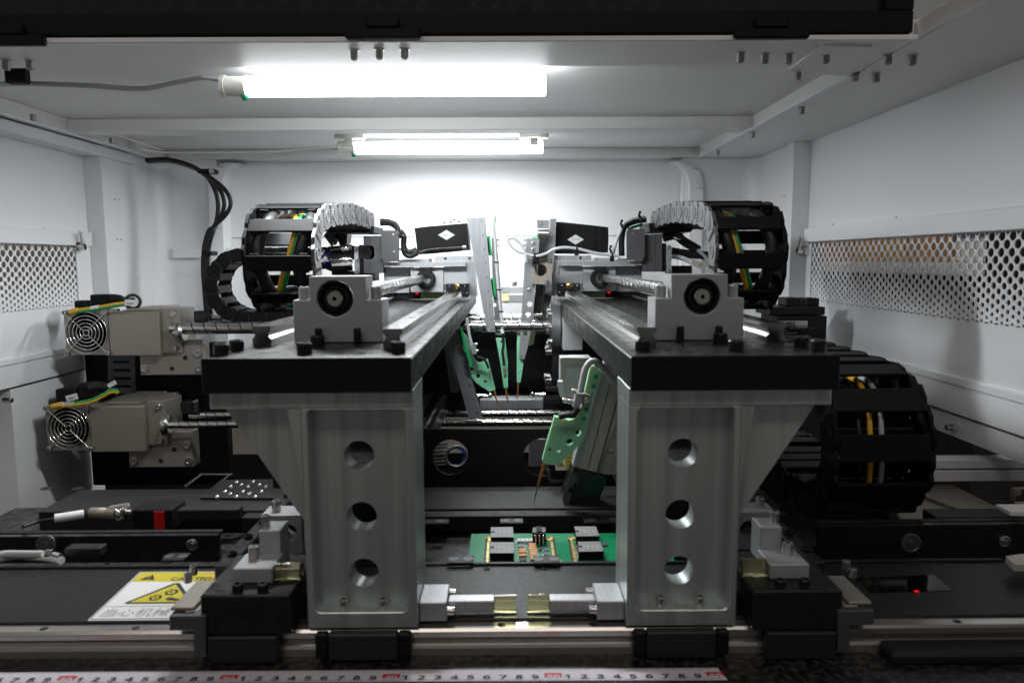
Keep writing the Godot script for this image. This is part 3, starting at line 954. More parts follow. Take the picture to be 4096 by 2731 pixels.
func end_block(s: int) -> void:
	var side := "right" if s > 0 else "left"
	var o := thing("rail_block", "black rail block with a yellow bumper on the %s, outside the %s gantry's pillar" % [side, side], "block", mp(s, Vector3(0.18, 0.0, -0.48)), "rail blocks beside the gantry pillars")
	var a: float = 0.1471
	var b: float = 0.2043
	var sh := ms(s)
	sh.span(Vector3(a, 0.019, -0.449), Vector3(b, 0.0456, -0.515), 0.001)
	part(o, "body", sh, M.black_oxide)
	sh = ms(s)
	sh.span(Vector3(0.1561, 0.001, -0.4465), Vector3(b - 0.004, 0.0188, -0.4535), 0.0008)
	sh.span(Vector3(a, 0.0182, -0.4536), Vector3(b - 0.004, 0.0187, -0.4715))
	part(o, "slider", sh, M.slider_dark)
	sh = ms(s)
	sh.prism(PackedVector2Array([Vector2(0.2013, 0.006), Vector2(0.2001, 0.0335), Vector2(0.223, 0.0333), Vector2(0.2234, 0.0239), Vector2(0.2081, 0.0241), Vector2(0.2089, 0.0059)]), [], -0.4462, -0.4552, 0.0004)
	part(o, "wiper", sh, M.alu_dark)
	var yt: float = 0.0456
	sh = ms(s)
	sh.span(Vector3(0.1637, yt + 0.0002, -0.466), Vector3(0.1894, 0.0559, -0.492), 0.0006)
	var br := part(o, "bracket", sh, M.alu_grey)
	sh = ms(s)
	sh.span(Vector3(0.1637 + 0.002, yt + 0.0002, -0.4922), Vector3(0.1803, yt + 0.026, -0.512), 0.0006)
	part(o, "bracket", sh, M.alu_grey)
	for q in [[0.1809, 0.018], [0.1819, 0.0]]:
		bolt(br, mp(s, Vector3(q[0], 0.0559, -0.484)), Vector3.UP, 0.0032, 0.008, M.steel)
	bolt(o, mp(s, Vector3(0.1786, yt + 0.026, -0.502)), Vector3.UP, 0.0032, 0.008, M.steel)
	sh = ms(s)
	sh.lathe(Vector3(0.1637, 0.0499, -0.475), Vector3(-1, 0, 0), [[0.0, 0.0], [0.0062, 0.0], [0.0062, 0.0168], [0.0, 0.0168]], 24)
	part(br, "bumper", sh, M.urethane)
	for x in [0.1663, 0.1823]:
		bolt(o, mp(s, Vector3(x, yt, -0.4555)), Vector3.UP, 0.0035, 0.005, M.black_oxide)
	# bright end plate with two screws
	sh = ms(s)
	sh.span(Vector3(0.2096, 0.0343, -0.452), Vector3(0.2245, 0.0343 + 0.0022, -0.492), 0.0005)
	sh.span(Vector3(b + 0.0022, 0.0331 - 0.0006, -0.452), Vector3(0.2158, 0.0343 - 0.0003, -0.492), 0.0005)
	var ep := part(o, "end_plate", sh, M.nickel)
	for q in [Vector3(0.2373, 0.03, -0.4932), Vector3(0.2388, 0.03, -0.506)]:
		bolt(ep, mp(s, Vector3(q.x - 0.008, 0.0343 + 0.0022, q.z + 0.004)), Vector3.UP, 0.0026, 0.0068, M.steel)
	# riser further back that carries the cross rail
	var o2 := thing("rail_riser", "grey drilled riser block standing behind the %s rail block" % side, "block", mp(s, Vector3(0.19, 0.0, -0.6)), "riser blocks behind the rail blocks")
	sh = ms(s)
	sh.x = mirror(s) * Transform3D(Basis(), Vector3(0, 0, 0))
	sh.prism(PackedVector2Array([Vector2(0.1822, 0.012), Vector2(0.2159, 0.012), Vector2(0.2159, 0.0443), Vector2(0.1822, 0.0443)]), [circle(Vector2(0.1938, 0.0409) + Vector2(0, -0.012), 0.008)], -0.6, -0.625)
	part(o2, "block", sh, M.alu_grey)
	bolt(o2, mp(s, Vector3(0.2064, 0.0443, -0.612)), Vector3.UP, 0.0038, 0.009, M.steel)
	var o3 := thing("side_rail", "black grooved rail running back beside the %s rail block" % side, "rail", mp(s, Vector3(0.2, 0.02, -0.6)), "black rails running back")
	sh = ms(s)
	sh.span(Vector3(0.2115, 0.0202, -0.52), Vector3(0.2238, 0.0345, -0.72), 0.001)
	part(o3, "rail_body", sh, M.black_oxide)
	for k in 5:
		bolt(o3, mp(s, Vector3(0.2176, 0.0345, -0.54 - 0.035 * k)), Vector3.UP, 0.0035, 0.003, M.black_gloss)

func rear_drive() -> void:
	# cross screws behind the gantries
	for q in [[-0.49, 0.062, 0.1595, -1.075, 0.0088, "thick polished screw shaft crossing at the rear under the beams", 0.0175], [-0.47, 0.062, 0.1665, -1.135, 0.0075, "second screw shaft just behind the thick rear one", 0.0165], [-0.49, 0.19, 0.0265, -1.03, 0.005, "thin screw shaft low at the rear, nearer of the low pair", 0.0135], [-0.47, 0.19, 0.0305, -1.075, 0.005, "thin screw shaft low at the rear, farther of the low pair", 0.0135]]:
		var sh := Shape.new()
		var cut := Shape.new()
		sh.screw(Vector3(q[0], q[2], q[3]), Vector3(q[1], q[2], q[3]), q[4], q[6], 0.001, 0.11, cut, 20)
		var shaft := single("screw_shaft", q[5], "screw shaft", Vector3(0, q[2], q[3]), sh, M.chrome, "screw shafts crossing behind the gantries")
		part(shaft, "thread", cut, M.groove)
	# flange and nut box at the right end of the thick screw
	var o := thing("screw_flange", "steel flange ringed with bolts at the right end of the thick rear screw", "flange", Vector3(0.075, 0.14, -1.075))
	var sh := Shape.new()
	sh.lathe(Vector3(0.0625, 0.1545, -1.075), Vector3(1, 0, 0), [[0.0, 0.0], [0.036, 0.0], [0.036, 0.012], [0.022, 0.012], [0.022, 0.03], [0.0, 0.03]], 28)
	part(o, "disc", sh, M.alu_dark)
	for k in 8:
		var t := TAU * k / 8 + 0.2
		bolt(o, Vector3(0.0625, 0.1545 + 0.028 * sin(t), -1.075 + 0.028 * cos(t)), Vector3(-1, 0, 0), 0.0045, 0.006)
	sh = Shape.new()
	sh.span(Vector3(0.0764, 0.13, -1.1), Vector3(0.1037, 0.1803, -1.02), 0.001)
	part(o, "nut_box", sh, M.alu_grey)
	# dark cover behind the screws
	o = thing("rear_cover", "broad black sheet cover between the two rear beams", "cover", Vector3(0, 0.03, -1.2))
	sh = Shape.new()
	sh.span(Vector3(-0.35, 0.046, -1.19), Vector3(0.3, 0.142, -1.2), 0.001)
	part(o, "upper_sheet", sh, M.black)
	sh = Shape.new()
	sh.span(Vector3(-0.35, 0.0, -1.195), Vector3(0.3, 0.0455, -1.2))
	part(o, "lower_sheet", sh, M.black)
	# short bright rail at the far end with its sliders
	o = thing("rear_rail", "bright steel rail low at the rear behind the needle tips", "rail", Vector3(0.01, 0.02, -1.13))
	sh = Shape.new()
	sh.span(Vector3(-0.0483, 0.0251, -1.13), Vector3(0.0579, 0.0403, -1.13) + Vector3(0, 0, -0.012), 0.001)
	part(o, "rail_body", sh, M.alu_bright)
	sh = Shape.new()
	sh.span(Vector3(-0.0452, 0.0392, -1.142), Vector3(0.0562, 0.0442, -1.142) + Vector3(0, 0, -0.012), 0.0006)
	part(o, "rail_top", sh, M.chrome)
	for x in [-0.0323, -0.0021, 0.0154]:
		bolt(o, Vector3(x, 0.0446 + 0.0003, -1.147), Vector3.UP, 0.004, 0.0003, M.ink, "bolt_hole")
	for q in [[Vector3(-0.0559, 0.026, -1.12), Vector3(-0.0443, 0.0424, -1.15)], [Vector3(0.0532, 0.0241, -1.12), Vector3(0.0824, 0.044, -1.15)]]:
		var e := thing("rear_slider", "black slider block on the bright rear rail at its %s end" % ("left" if q[0].x < 0 else "right"), "slider", (q[0] + q[1]) / 2)
		sh = Shape.new()
		sh.span(q[0], q[1], 0.001)
		part(e, "body", sh, M.black_gloss)
		sh = Shape.new()
		var d := 1.0 if q[0].x < 0 else -1.0
		var g: Vector3 = Vector3(q[1].x if d > 0 else q[0].x, q[1].y + 0.004, -1.13)
		sh.cyl(g + Vector3(-d * 0.004, 0, 0), g + Vector3(d * 0.012, 0, 0), 0.004, 0.003, 10)
		sh.ball(g + Vector3(d * 0.016, 0.001, 0), 0.004)
		part(e, "grease_nipple", sh, M.chrome)
	# bracket seen against the white wall, between the probes
	o = thing("sensor_bracket", "light grey bracket with a clear bumper against the back wall between the probes", "bracket", Vector3(0.0091, 0.1813, -1.3))
	sh = Shape.new()
	sh.span(Vector3(0.0026, 0.1808, -1.3), Vector3(0.0281, 0.196, -1.33), 0.001)
	sh.span(Vector3(-0.0119, 0.1975, -1.32), Vector3(0.0286, 0.2081, -1.35), 0.001)
	part(o, "block", sh, M.alu_grey)
	sh = Shape.new()
	sh.cyl(Vector3(-0.0097, 0.1893, -1.31), Vector3(0.0024, 0.1892, -1.31), 0.0095, 0.0095, 16)
	part(o, "bumper", sh, M.urethane)
	bolt(o, Vector3(0.0122, 0.2088, -1.335), Vector3.UP, 0.0045, 0.008)
	# drag parts on the right: bolted strip and black junction boxes
	o = thing("junction_bracket", "black bolted bracket right of the needles below the screw flange", "bracket", Vector3(0.0651, 0.0803, -1.06))
	sh = Shape.new()
	sh.span(Vector3(0.064, 0.0803, -1.06), Vector3(0.0871, 0.1278, -1.08), 0.001)
	part(o, "plate", sh, M.black_gloss)
	sh = Shape.new()
	sh.span(Vector3(0.0538, 0.0658, -1.05), Vector3(0.078, 0.0741, -1.09), 0.0015)
	part(o, "box", sh, M.black_gloss)
	for q in [Vector3(0.0623, 0.129, -1.06), Vector3(0.0629, 0.1238, -1.06), Vector3(0.0608, 0.0873, -1.06), Vector3(0.0621, 0.082, -1.06)]:
		bolt(o, q, Vector3(-1, 0, 0), 0.005, 0.009)
	# black screen with two round openings, and what shows through them
	sh = Shape.new()
	var ho := []
	for q in [[Vector2(-0.0644, 0.039), 0.02], [Vector2(0.0372, 0.0383), 0.0215]]:
		ho.append(circle(q[0], q[1], 32))
	sh.prism(PackedVector2Array([Vector2(-0.2267, 0.0031), Vector2(0.2575, -0.0004), Vector2(0.2555, 0.0688), Vector2(-0.2243, 0.072)]), ho, -0.8, -0.803)
	single("black_screen", "black sheet screen with two round openings below the low screws", "screen", Vector3(0, 0.005, -0.8), sh, M.black_plate)
	sh = Shape.new()
	sh.span(Vector3(0.0239, 0.0089, -0.86), Vector3(0.0844, 0.0458, -0.87), 0.002)
	single("grey_cover", "plain grey cover seen through the right opening of the black screen", "cover", Vector3(0.0421, 0.0087, -0.86), sh, M.satin_grey)
	o = thing("plug_row", "row of silver plugs seen through the left opening of the black screen", "plugs", Vector3(-0.0874, 0.0176, -0.86))
	for k in 7:
		sh = Shape.new()
		var q: Vector3 = Vector3(-0.0912, 0.0378, -0.86) + Vector3(0.0004 * k, -0.0042 * k, 0)
		sh.cyl(q, q + Vector3(0.019 - 0.0008 * k, 0.002, 0), 0.0019, 0.0014, 8)
		part(o, "plug", sh, M.steel)
	sh = Shape.new()
	sh.ring(Vector3(-0.0626, 0.0233, -0.862), Vector3(0.2, 0, 1), 0.0125, 0.0016)
	var lp := single("cable_loop", "loop of grey and blue cable behind the black screen's left opening", "cable", Vector3(-0.0627, 0.0169, -0.862), sh, M.alu_mid)
	sh = Shape.new()
	sh.ring(Vector3(-0.0639, 0.0222, -0.866), Vector3(0.3, 0.1, 1), 0.0105, 0.0012)
	part(lp, "blue_wire", sh, M.blue_wire)
	# lower beams: dark, below the upper ones
	for s in [-1, 1]:
		o = thing("lower_beam", "dark lower beam under the %s gantry's beam" % ("right" if s > 0 else "left"), "beam", mp(s, Vector3(0.12, 0.02, -0.85)), "lower beams")
		sh = ms(s)
		sh.span(Vector3(0.1, 0.03, -0.63), Vector3(0.2, 0.056, -1.1), 0.001)
		part(o, "body", sh, M.black_oxide)
		sh = ms(s)
		sh.span(Vector3(0.104, 0.0562, -0.63), Vector3(0.115, 0.066, -1.1), 0.001)
		part(o, "rail", sh, M.rail)
		for q in [[0.13, 0.062, -0.94, 0.05, 0.03], [0.125, 0.094, -0.95, 0.05, 0.012]]:
			sh = ms(s)
			sh.span(Vector3(q[0], q[1], q[2]), Vector3(q[0] + q[3], q[1] + q[4], q[2] - 0.04), 0.001)
			part(o, "carriage", sh, M.alu_dark)

func flat(p: Node3D, called: String, o: PackedVector2Array, holes: Array, z: float, th: float, m: Material, s := 0) -> MeshInstance3D:
	var sh := Shape.new()
	if s != 0:
		sh.x = mirror(s)
	sh.prism(o, holes, z, z - th)
	return part(p, called, sh, m)

func needle(p: Node3D, a: Vector3, b: Vector3, c: Vector3, r: float) -> void:
	var sh := Shape.new()
	sh.cyl(a, b, r, r * 0.45, 10)
	var n := part(p, "needle", sh, M.copper)
	sh = Shape.new()
	sh.cyl(b, c, r * 0.42, r * 0.08, 8)
	part(n, "tip", sh, M.steel)

func cable(p: Node3D, pts: Array, r: float, m: Material, called := "cable") -> void:
	var sh := Shape.new()
	sh.tube(pts, r, 8, 5)
	part(p, called, sh, m)

func head(s: int) -> void:
	var side := "right" if s > 0 else "left"
	var o := thing("probe_carriage", "%s upper probe carriage, its black motor bearing %s white diamond label" % [side, "an upright" if s > 0 else "an upside-down"], "carriage", mp(s, Vector3(0.15, 0.208, -1.14)), "probe carriages on the beams")
	# bridge, side cheeks, nut housing and slider blocks
	flat(o, "bridge_plate", PackedVector2Array([Vector2(0.0704, 0.2537), Vector2(0.1907, 0.2531), Vector2(0.1908, 0.2464), Vector2(0.1519, 0.2466), Vector2(0.1374, 0.2453), Vector2(0.1211, 0.2454), Vector2(0.1048, 0.2469), Vector2(0.0705, 0.2471)]), [], -1.1, 0.10, M.alu_bright, s)
	flat(o, "inner_cheek", PackedVector2Array([Vector2(0.0715, 0.2464), Vector2(0.1042, 0.2462), Vector2(0.1043, 0.2203), Vector2(0.0664, 0.2205), Vector2(0.067, 0.2282)]), [], -1.115, 0.06, M.alu_grey, s)
	flat(o, "outer_cheek", PackedVector2Array([Vector2(0.1574, 0.2455), Vector2(0.1953, 0.2453), Vector2(0.1959, 0.2068), Vector2(0.1578, 0.2071)]), [], -1.125, 0.06, M.alu_grey, s)
	var nut := flat(o, "nut_housing", PackedVector2Array([Vector2(0.1044, 0.2448), Vector2(0.153, 0.2446), Vector2(0.1533, 0.2099), Vector2(0.1515, 0.2085), Vector2(0.1046, 0.2087)]), [], -1.11, 0.06, M.alu_grey, s)
	var c: Vector2 = Vector2(0.1299, 0.2276)
	var sh := ms(s)
	sh.lathe(Vector3(c.x, c.y, -1.109), Vector3(0, 0, 1), [[0.0145, 0.0], [0.0145, 0.007], [0.0125, 0.009], [0.0075, 0.009], [0.0072, 0.0]], 28)
	part(nut, "nut", sh, M.rubber)
	sh = ms(s)
	sh.span(Vector3(c.x - 0.009, c.y + 0.009, -1.1102), Vector3(c.x + 0.009, c.y + 0.0178, -1.1025))
	part(nut, "oil_block", sh, M.rubber)
	var blk := flat(o, "slider", PackedVector2Array([Vector2(0.0646, 0.2216), Vector2(0.0981, 0.2214), Vector2(0.0982, 0.2018), Vector2(0.087, 0.2019), Vector2(0.0869, 0.2094), Vector2(0.0759, 0.2094), Vector2(0.0759, 0.2019), Vector2(0.0647, 0.202)]), [], -1.08, 0.07, M.black_gloss, s)
	sh = ms(s)
	var gn: Vector2 = Vector2(0.0817, 0.2178)
	sh.lathe(Vector3(gn.x, gn.y, -1.0798), Vector3(0, 0, 1), [[0.0046, 0.0], [0.0046, 0.0015], [0.003, 0.0025], [0.0032, 0.004], [0.0022, 0.006], [0.0, 0.0065]], 14)
	part(blk, "grease_nipple", sh, M.brass)
	for q in [Vector2(0.0708, 0.2184), Vector2(0.093, 0.2183), Vector2(0.0676, 0.2083), Vector2(0.0957, 0.2081)]:
		bolt(blk, mp(s, Vector3(q.x, q.y, -1.0798)), Vector3(0, 0, 1), 0.0011, 0.0006)
	flat(o, "slider", PackedVector2Array([Vector2(0.1604, 0.2078), Vector2(0.1846, 0.2076), Vector2(0.1848, 0.1964), Vector2(0.1605, 0.1966)]), [], -1.13, 0.05, M.black_gloss, s)
	flat(o, "scraper", PackedVector2Array([Vector2(0.1035, 0.2074), Vector2(0.1403, 0.2072), Vector2(0.1404, 0.1975), Vector2(0.1036, 0.1977)]), [], -1.125, 0.03, M.olive, s)
	var led := flat(o, "sensor_eye", PackedVector2Array([Vector2(0.1407, 0.2075), Vector2(0.1596, 0.2074), Vector2(0.1597, 0.1974), Vector2(0.1407, 0.1975)]), [], -1.125, 0.03, M.black, s)
	sh = ms(s)
	var le: Vector2 = Vector2(0.1459, 0.2055)
	sh.box(Vector3(le.x, le.y, -1.1245), Vector3(0.0045, 0.0016, 0.001))
	part(led, "indicator_light", sh, M.led)
	# back block with connectors
	flat(o, "side_block", PackedVector2Array([Vector2(0.1914, 0.2921), Vector2(0.2106, 0.292), Vector2(0.2114, 0.2371), Vector2(0.1922, 0.2372)]), [], -1.1, 0.07, M.satin_grey, s)
	flat(o, "side_block", PackedVector2Array([Vector2(0.2111, 0.292), Vector2(0.2201, 0.2919), Vector2(0.221, 0.2371), Vector2(0.212, 0.2371)]), [], -1.1005, 0.07, M.satin_grey, s)
	var cp := flat(o, "socket_plate", PackedVector2Array([Vector2(0.2209, 0.2789), Vector2(0.2277, 0.2789), Vector2(0.2285, 0.2367), Vector2(0.2216, 0.2367)]), [], -1.105, 0.05, M.black_gloss, s)
	flat(cp, "strip", PackedVector2Array([Vector2(0.2278, 0.2758), Vector2(0.2336, 0.2758), Vector2(0.2343, 0.2366), Vector2(0.2285, 0.2367)]), [], -1.098, 0.006, M.alu_grey, s)
	for q in [Vector2(0.2293, 0.2729), Vector2(0.2296, 0.2564), Vector2(0.2299, 0.24)]:
		bolt(cp, mp(s, Vector3(q.x, q.y, -1.098)), Vector3(0, 0, 1), 0.0022, 0.0016)
	for q in [Vector2(0.1746, 0.2935), Vector2(0.174, 0.2686)]:
		bolt(o, mp(s, Vector3(q.x, q.y, -1.0898)), Vector3(0, 0, 1), 0.0016, 0.0006, M.steel, "screw")
	flat(o, "chain_bracket", PackedVector2Array([Vector2(0.1678, 0.2979), Vector2(0.1695, 0.2993), Vector2(0.1924, 0.2992), Vector2(0.193, 0.2584), Vector2(0.1906, 0.257), Vector2(0.1898, 0.254), Vector2(0.1674, 0.2541), Vector2(0.1665, 0.2958)]), [], -1.09, 0.006, M.satin_grey, s)
	# frame above the bridge
	flat(o, "top_plate", PackedVector2Array([Vector2(0.0608, 0.2623), Vector2(0.1178, 0.2615), Vector2(0.1183, 0.2538), Vector2(0.0608, 0.2541)]), [circle(Vector2(0.0654, 0.2583), 0.0019, 14), circle(Vector2(0.1017, 0.2581), 0.0019, 14)], -1.12, 0.05, M.alu_bright, s)
	flat(o, "cross_plate", PackedVector2Array([Vector2(0.1275, 0.2582), Vector2(0.1738, 0.2568), Vector2(0.1738, 0.2531), Vector2(0.1276, 0.2534)]), [], -1.13, 0.05, M.alu_grey, s)
	flat(o, "side_frame", PackedVector2Array([Vector2(0.0583, 0.2538), Vector2(0.0708, 0.2537), Vector2(0.0633, 0.2016), Vector2(0.055, 0.2016)]), [], -1.112, 0.05, M.alu_bright, s)
	# motor
	var mt: MeshInstance3D
	if s > 0:
		mt = flat(o, "motor", PackedVector2Array([Vector2(0.0735, 0.3124), Vector2(0.0823, 0.312), Vector2(0.1341, 0.3063), Vector2(0.1339, 0.2718), Vector2(0.1269, 0.2645), Vector2(0.0722, 0.2648)]), [], -1.13, 0.06, M.black)
		flat(mt, "motor_tail", PackedVector2Array([Vector2(0.1344, 0.3063), Vector2(0.1526, 0.304), Vector2(0.1533, 0.2864), Vector2(0.1525, 0.2662), Vector2(0.1347, 0.2663)]), [], -1.131, 0.058, M.black)
		bolt(mt, Vector3(0.0823, 0.3091, -1.13), Vector3(0, 0, 1), 0.0021, 0.0016, M.black_oxide)
	else:
		mt = flat(o, "motor", PackedVector2Array([Vector2(-0.1211, 0.3065), Vector2(-0.0611, 0.3111), Vector2(-0.0582, 0.2713), Vector2(-0.1188, 0.266)]), [], -1.13, 0.06, M.black)
		flat(mt, "motor_tail", PackedVector2Array([Vector2(-0.1409, 0.304), Vector2(-0.1214, 0.3065), Vector2(-0.1192, 0.266), Vector2(-0.1366, 0.265), Vector2(-0.1392, 0.2922)]), [], -1.131, 0.058, M.black)
		cable(mt, [Vector3(-0.1333, 0.2674, -1.122), Vector3(-0.1174, 0.2718, -1.122), Vector3(-0.0904, 0.2736, -1.122), Vector3(-0.0678, 0.2751, -1.122)], 0.0032, M.black_gloss, "motor_lead")
		cable(mt, [Vector3(-0.0678, 0.2751, -1.122), Vector3(-0.0622, 0.2757, -1.122)], 0.0034, M.steel, "lead_clip")
		for q in [Vector3(-0.0954, 0.3104, -1.135), Vector3(-0.0857, 0.3129, -1.135), Vector3(-0.0806, 0.3151, -1.135), Vector3(-0.0738, 0.3128, -1.135)]:
			bolt(mt, q, Vector3.UP, 0.0021, 0.0021, M.black_oxide)
	var mid: Vector3 = Vector3(0.103, 0.2857, -1.1285) if s > 0 else Vector3(-0.0923, 0.2936, -1.1285)
	var w := 0.0131
	var h := 0.0079
	flat(mt, "label_border", PackedVector2Array([Vector2(mid.x - w, mid.y), Vector2(mid.x, mid.y - h), Vector2(mid.x + w, mid.y), Vector2(mid.x, mid.y + h)]), [], -1.1292, 0.0004, M.print_grey)
	w *= 0.9; h *= 0.88
	var lb := flat(mt, "quality_label", PackedVector2Array([Vector2(mid.x - w, mid.y), Vector2(mid.x, mid.y - h), Vector2(mid.x + w, mid.y), Vector2(mid.x, mid.y + h)]), [], -1.1288, 0.0003, M.room_white)
	writing(lb, "QC PASSED", mid + Vector3(0, 0, 0.0006), Vector3(s, 0.04 * s, 0), Vector3(0, s, 0), 0.0021, M.ink, false, 0.95)
	for e in [-1, 1]:
		flat(mt, "print_line", rect(Vector2(mid.x - w * 0.62, mid.y + e * 0.0028 - 0.0001), Vector2(mid.x + w * 0.62, mid.y + e * 0.0028 + 0.0001)), [], -1.1286, 0.0002, M.print_grey)
	# cables from the chain to the motor
	if s > 0:
		cable(o, [Vector3(0.2023, 0.3173, -1.1), Vector3(0.188, 0.3156, -1.1), Vector3(0.1737, 0.3086, -1.1), Vector3(0.1648, 0.2926, -1.1), Vector3(0.1596, 0.2784, -1.1), Vector3(0.1561, 0.2641, -1.1)], 0.0022, M.cable_grey)
		cable(o, [Vector3(0.2057, 0.3138, -1.108), Vector3(0.1894, 0.3116, -1.108), Vector3(0.1741, 0.3036, -1.108), Vector3(0.1697, 0.2857, -1.108), Vector3(0.17, 0.2605, -1.108)], 0.0044, M.rubber)
		cable(o, [Vector3(0.2025, 0.3076, -1.12), Vector3(0.1897, 0.3037, -1.12), Vector3(0.1806, 0.3005, -1.12)], 0.0021, M.green_wire)
		for q in [Vector3(0.193, 0.3168, -1.09), Vector3(0.1668, 0.3046, -1.09), Vector3(0.1511, 0.2676, -1.09)]:
			sh = Shape.new()
			sh.ring(q, Vector3(1, 0.4, 0), 0.0048, 0.001, 14, 5)
			sh.box(q + Vector3(0, 0.0065, 0), Vector3(0.003, 0.004, 0.003))
			part(o, "cable_tie", sh, M.black)
		cable(o, [Vector3(0.234, 0.2875, -1.12), Vector3(0.2523, 0.2911, -1.12), Vector3(0.2653, 0.2819, -1.12), Vector3(0.2877, 0.269, -1.12)], 0.0068, M.rubber, "thick_cable")
		cable(o, [Vector3(0.2463, 0.2674, -1.12), Vector3(0.2749, 0.2627, -1.12), Vector3(0.3155, 0.2597, -1.12)], 0.0062, M.rubber, "thick_cable")
		cable(o, [Vector3(0.2453, 0.2601, -1.115), Vector3(0.261, 0.2573, -1.115), Vector3(0.2776, 0.2508, -1.115), Vector3(0.2886, 0.2526, -1.115)], 0.0036, M.cable_white, "plug_lead")
		cable(o, [Vector3(0.2838, 0.2689, -1.112), Vector3(0.295, 0.2598, -1.112), Vector3(0.3007, 0.2507, -1.112)], 0.0026, M.cable_grey)
		flat(o, "chain_tray", PackedVector2Array([Vector2(0.208, 0.3086), Vector2(0.2733, 0.3055), Vector2(0.2744, 0.2999), Vector2(0.2698, 0.2949), Vector2(0.21, 0.2953)]), [], -1.10, 0.08, M.black)
		flat(o, "plug_shell", PackedVector2Array([Vector2(0.2441, 0.2875), Vector2(0.2486, 0.2947), Vector2(0.2559, 0.2932), Vector2(0.2588, 0.2874), Vector2(0.2543, 0.2838)]), [], -1.09, 0.02, M.black_gloss)
		var tg := flat(o, "cable_tag", PackedVector2Array([Vector2(0.2723, 0.2554), Vector2(0.2961, 0.2475), Vector2(0.2901, 0.2385), Vector2(0.2713, 0.2473)]), [], -1.095, 0.002, M.cream)
		writing(tg, "TP1", Vector3(0.284, 0.2469, -1.094), Vector3(1, 0.2, 0), Vector3(0, 1, 0), 0.0026, M.ink)
		flat(o, "cable_box", PackedVector2Array([Vector2(0.2476, 0.2455), Vector2(0.2781, 0.2453), Vector2(0.2783, 0.2321), Vector2(0.2479, 0.2322)]), [], -1.12, 0.05, M.black)
		flat(o, "chain_flange", PackedVector2Array([Vector2(0.3025, 0.2662), Vector2(0.3163, 0.2643), Vector2(0.3169, 0.2405), Vector2(0.3029, 0.2479)]), [], -1.12, 0.01, M.black)
	else:
		cable(o, [Vector3(-0.1866, 0.3132, -1.1), Vector3(-0.1766, 0.3132, -1.1), Vector3(-0.1655, 0.3088, -1.1), Vector3(-0.1607, 0.3001, -1.1), Vector3(-0.1591, 0.2877, -1.1)], 0.0039, M.rubber)
		cable(o, [Vector3(-0.188, 0.3105, -1.108), Vector3(-0.1742, 0.3105, -1.108), Vector3(-0.1643, 0.3042, -1.108), Vector3(-0.1601, 0.2942, -1.108)], 0.0039, M.rubber)
		cable(o, [Vector3(-0.159, 0.2994, -1.11), Vector3(-0.1542, 0.2917, -1.11), Vector3(-0.1545, 0.2784, -1.11), Vector3(-0.153, 0.2718, -1.11), Vector3(-0.1452, 0.2684, -1.11), Vector3(-0.1351, 0.2717, -1.11)], 0.0042, M.rubber)
		cable(o, [Vector3(-0.1544, 0.2739, -1.105), Vector3(-0.1513, 0.2651, -1.105), Vector3(-0.1436, 0.2623, -1.105), Vector3(-0.1335, 0.2672, -1.105)], 0.0042, M.rubber)
		for q in [Vector3(-0.157, 0.2923, -1.095), Vector3(-0.1542, 0.2716, -1.095)]:
			sh = Shape.new()
			sh.ring(q, Vector3(0.2, 1, 0), 0.0052, 0.0011, 14, 5)
			part(o, "cable_tie", sh, M.black)
		for q in [[690, 0], [820, 1]]:
			pass
		for k in 2:
			var a: Vector3 = [Vector3(-0.262, 0.2715, -1.105), Vector3(-0.2619, 0.2564, -1.105)][k]
			var b: Vector3 = [Vector3(-0.245, 0.2734, -1.105), Vector3(-0.2448, 0.2574, -1.105)][k]
			var e: Vector3 = [Vector3(-0.2293, 0.2735, -1.105), Vector3(-0.2297, 0.2573, -1.105)][k]
			sh = Shape.new()
			sh.cyl(a, b, 0.0052, 0.0052, 16)
			var pl := part(o, "round_plug", sh, M.steel)
			sh = Shape.new()
			sh.lathe(b, e - b, [[0.0, 0.0], [0.006, 0.0], [0.0066, 0.002], [0.0058, 0.004], [0.0066, 0.006], [0.0058, 0.008], [0.0066, 0.010], [0.006, 0.012], [0.006, b.distance_to(e)], [0.0, b.distance_to(e)]], 18)
			part(pl, "knurled_ring", sh, M.chrome)
		cable(o, [Vector3(-0.2603, 0.2678, -1.1), Vector3(-0.2679, 0.2653, -1.1), Vector3(-0.2756, 0.2604, -1.1)], 0.0016, M.blue_wire)
		cable(o, [Vector3(-0.2607, 0.2553, -1.1), Vector3(-0.267, 0.2535, -1.1), Vector3(-0.2728, 0.251, -1.1)], 0.0016, M.blue_wire)
		cable(o, [Vector3(-0.2603, 0.2823, -1.11), Vector3(-0.2625, 0.2748, -1.11), Vector3(-0.2677, 0.2673, -1.11)], 0.0016, M.blue_wire)
		cable(o, [Vector3(-0.2776, 0.2535, -1.12), Vector3(-0.2708, 0.2471, -1.12), Vector3(-0.2582, 0.2438, -1.12), Vector3(-0.2338, 0.2456, -1.12)], 0.0047, M.rubber, "thick_cable")
		cable(o, [Vector3(-0.2925, 0.2466, -1.12), Vector3(-0.2733, 0.2496, -1.12), Vector3(-0.263, 0.2509, -1.12)], 0.0057, M.rubber, "thick_cable")
		cable(o, [Vector3(-0.2597, 0.2491, -1.1), Vector3(-0.2483, 0.2499, -1.1), Vector3(-0.2308, 0.2508, -1.1)], 0.0023, M.cable_white, "plug_lead")
		cable(o, [Vector3(-0.2733, 0.2548, -1.1), Vector3(-0.27, 0.2579, -1.1), Vector3(-0.2668, 0.261, -1.1)], 0.0031, M.cable_white, "plug_lead")
		flat(o, "chain_tray", PackedVector2Array([Vector2(-0.266, 0.3042), Vector2(-0.2608, 0.3074), Vector2(-0.1962, 0.3057), Vector2(-0.1964, 0.2961), Vector2(-0.2559, 0.2964)]), [], -1.10, 0.08, M.black)
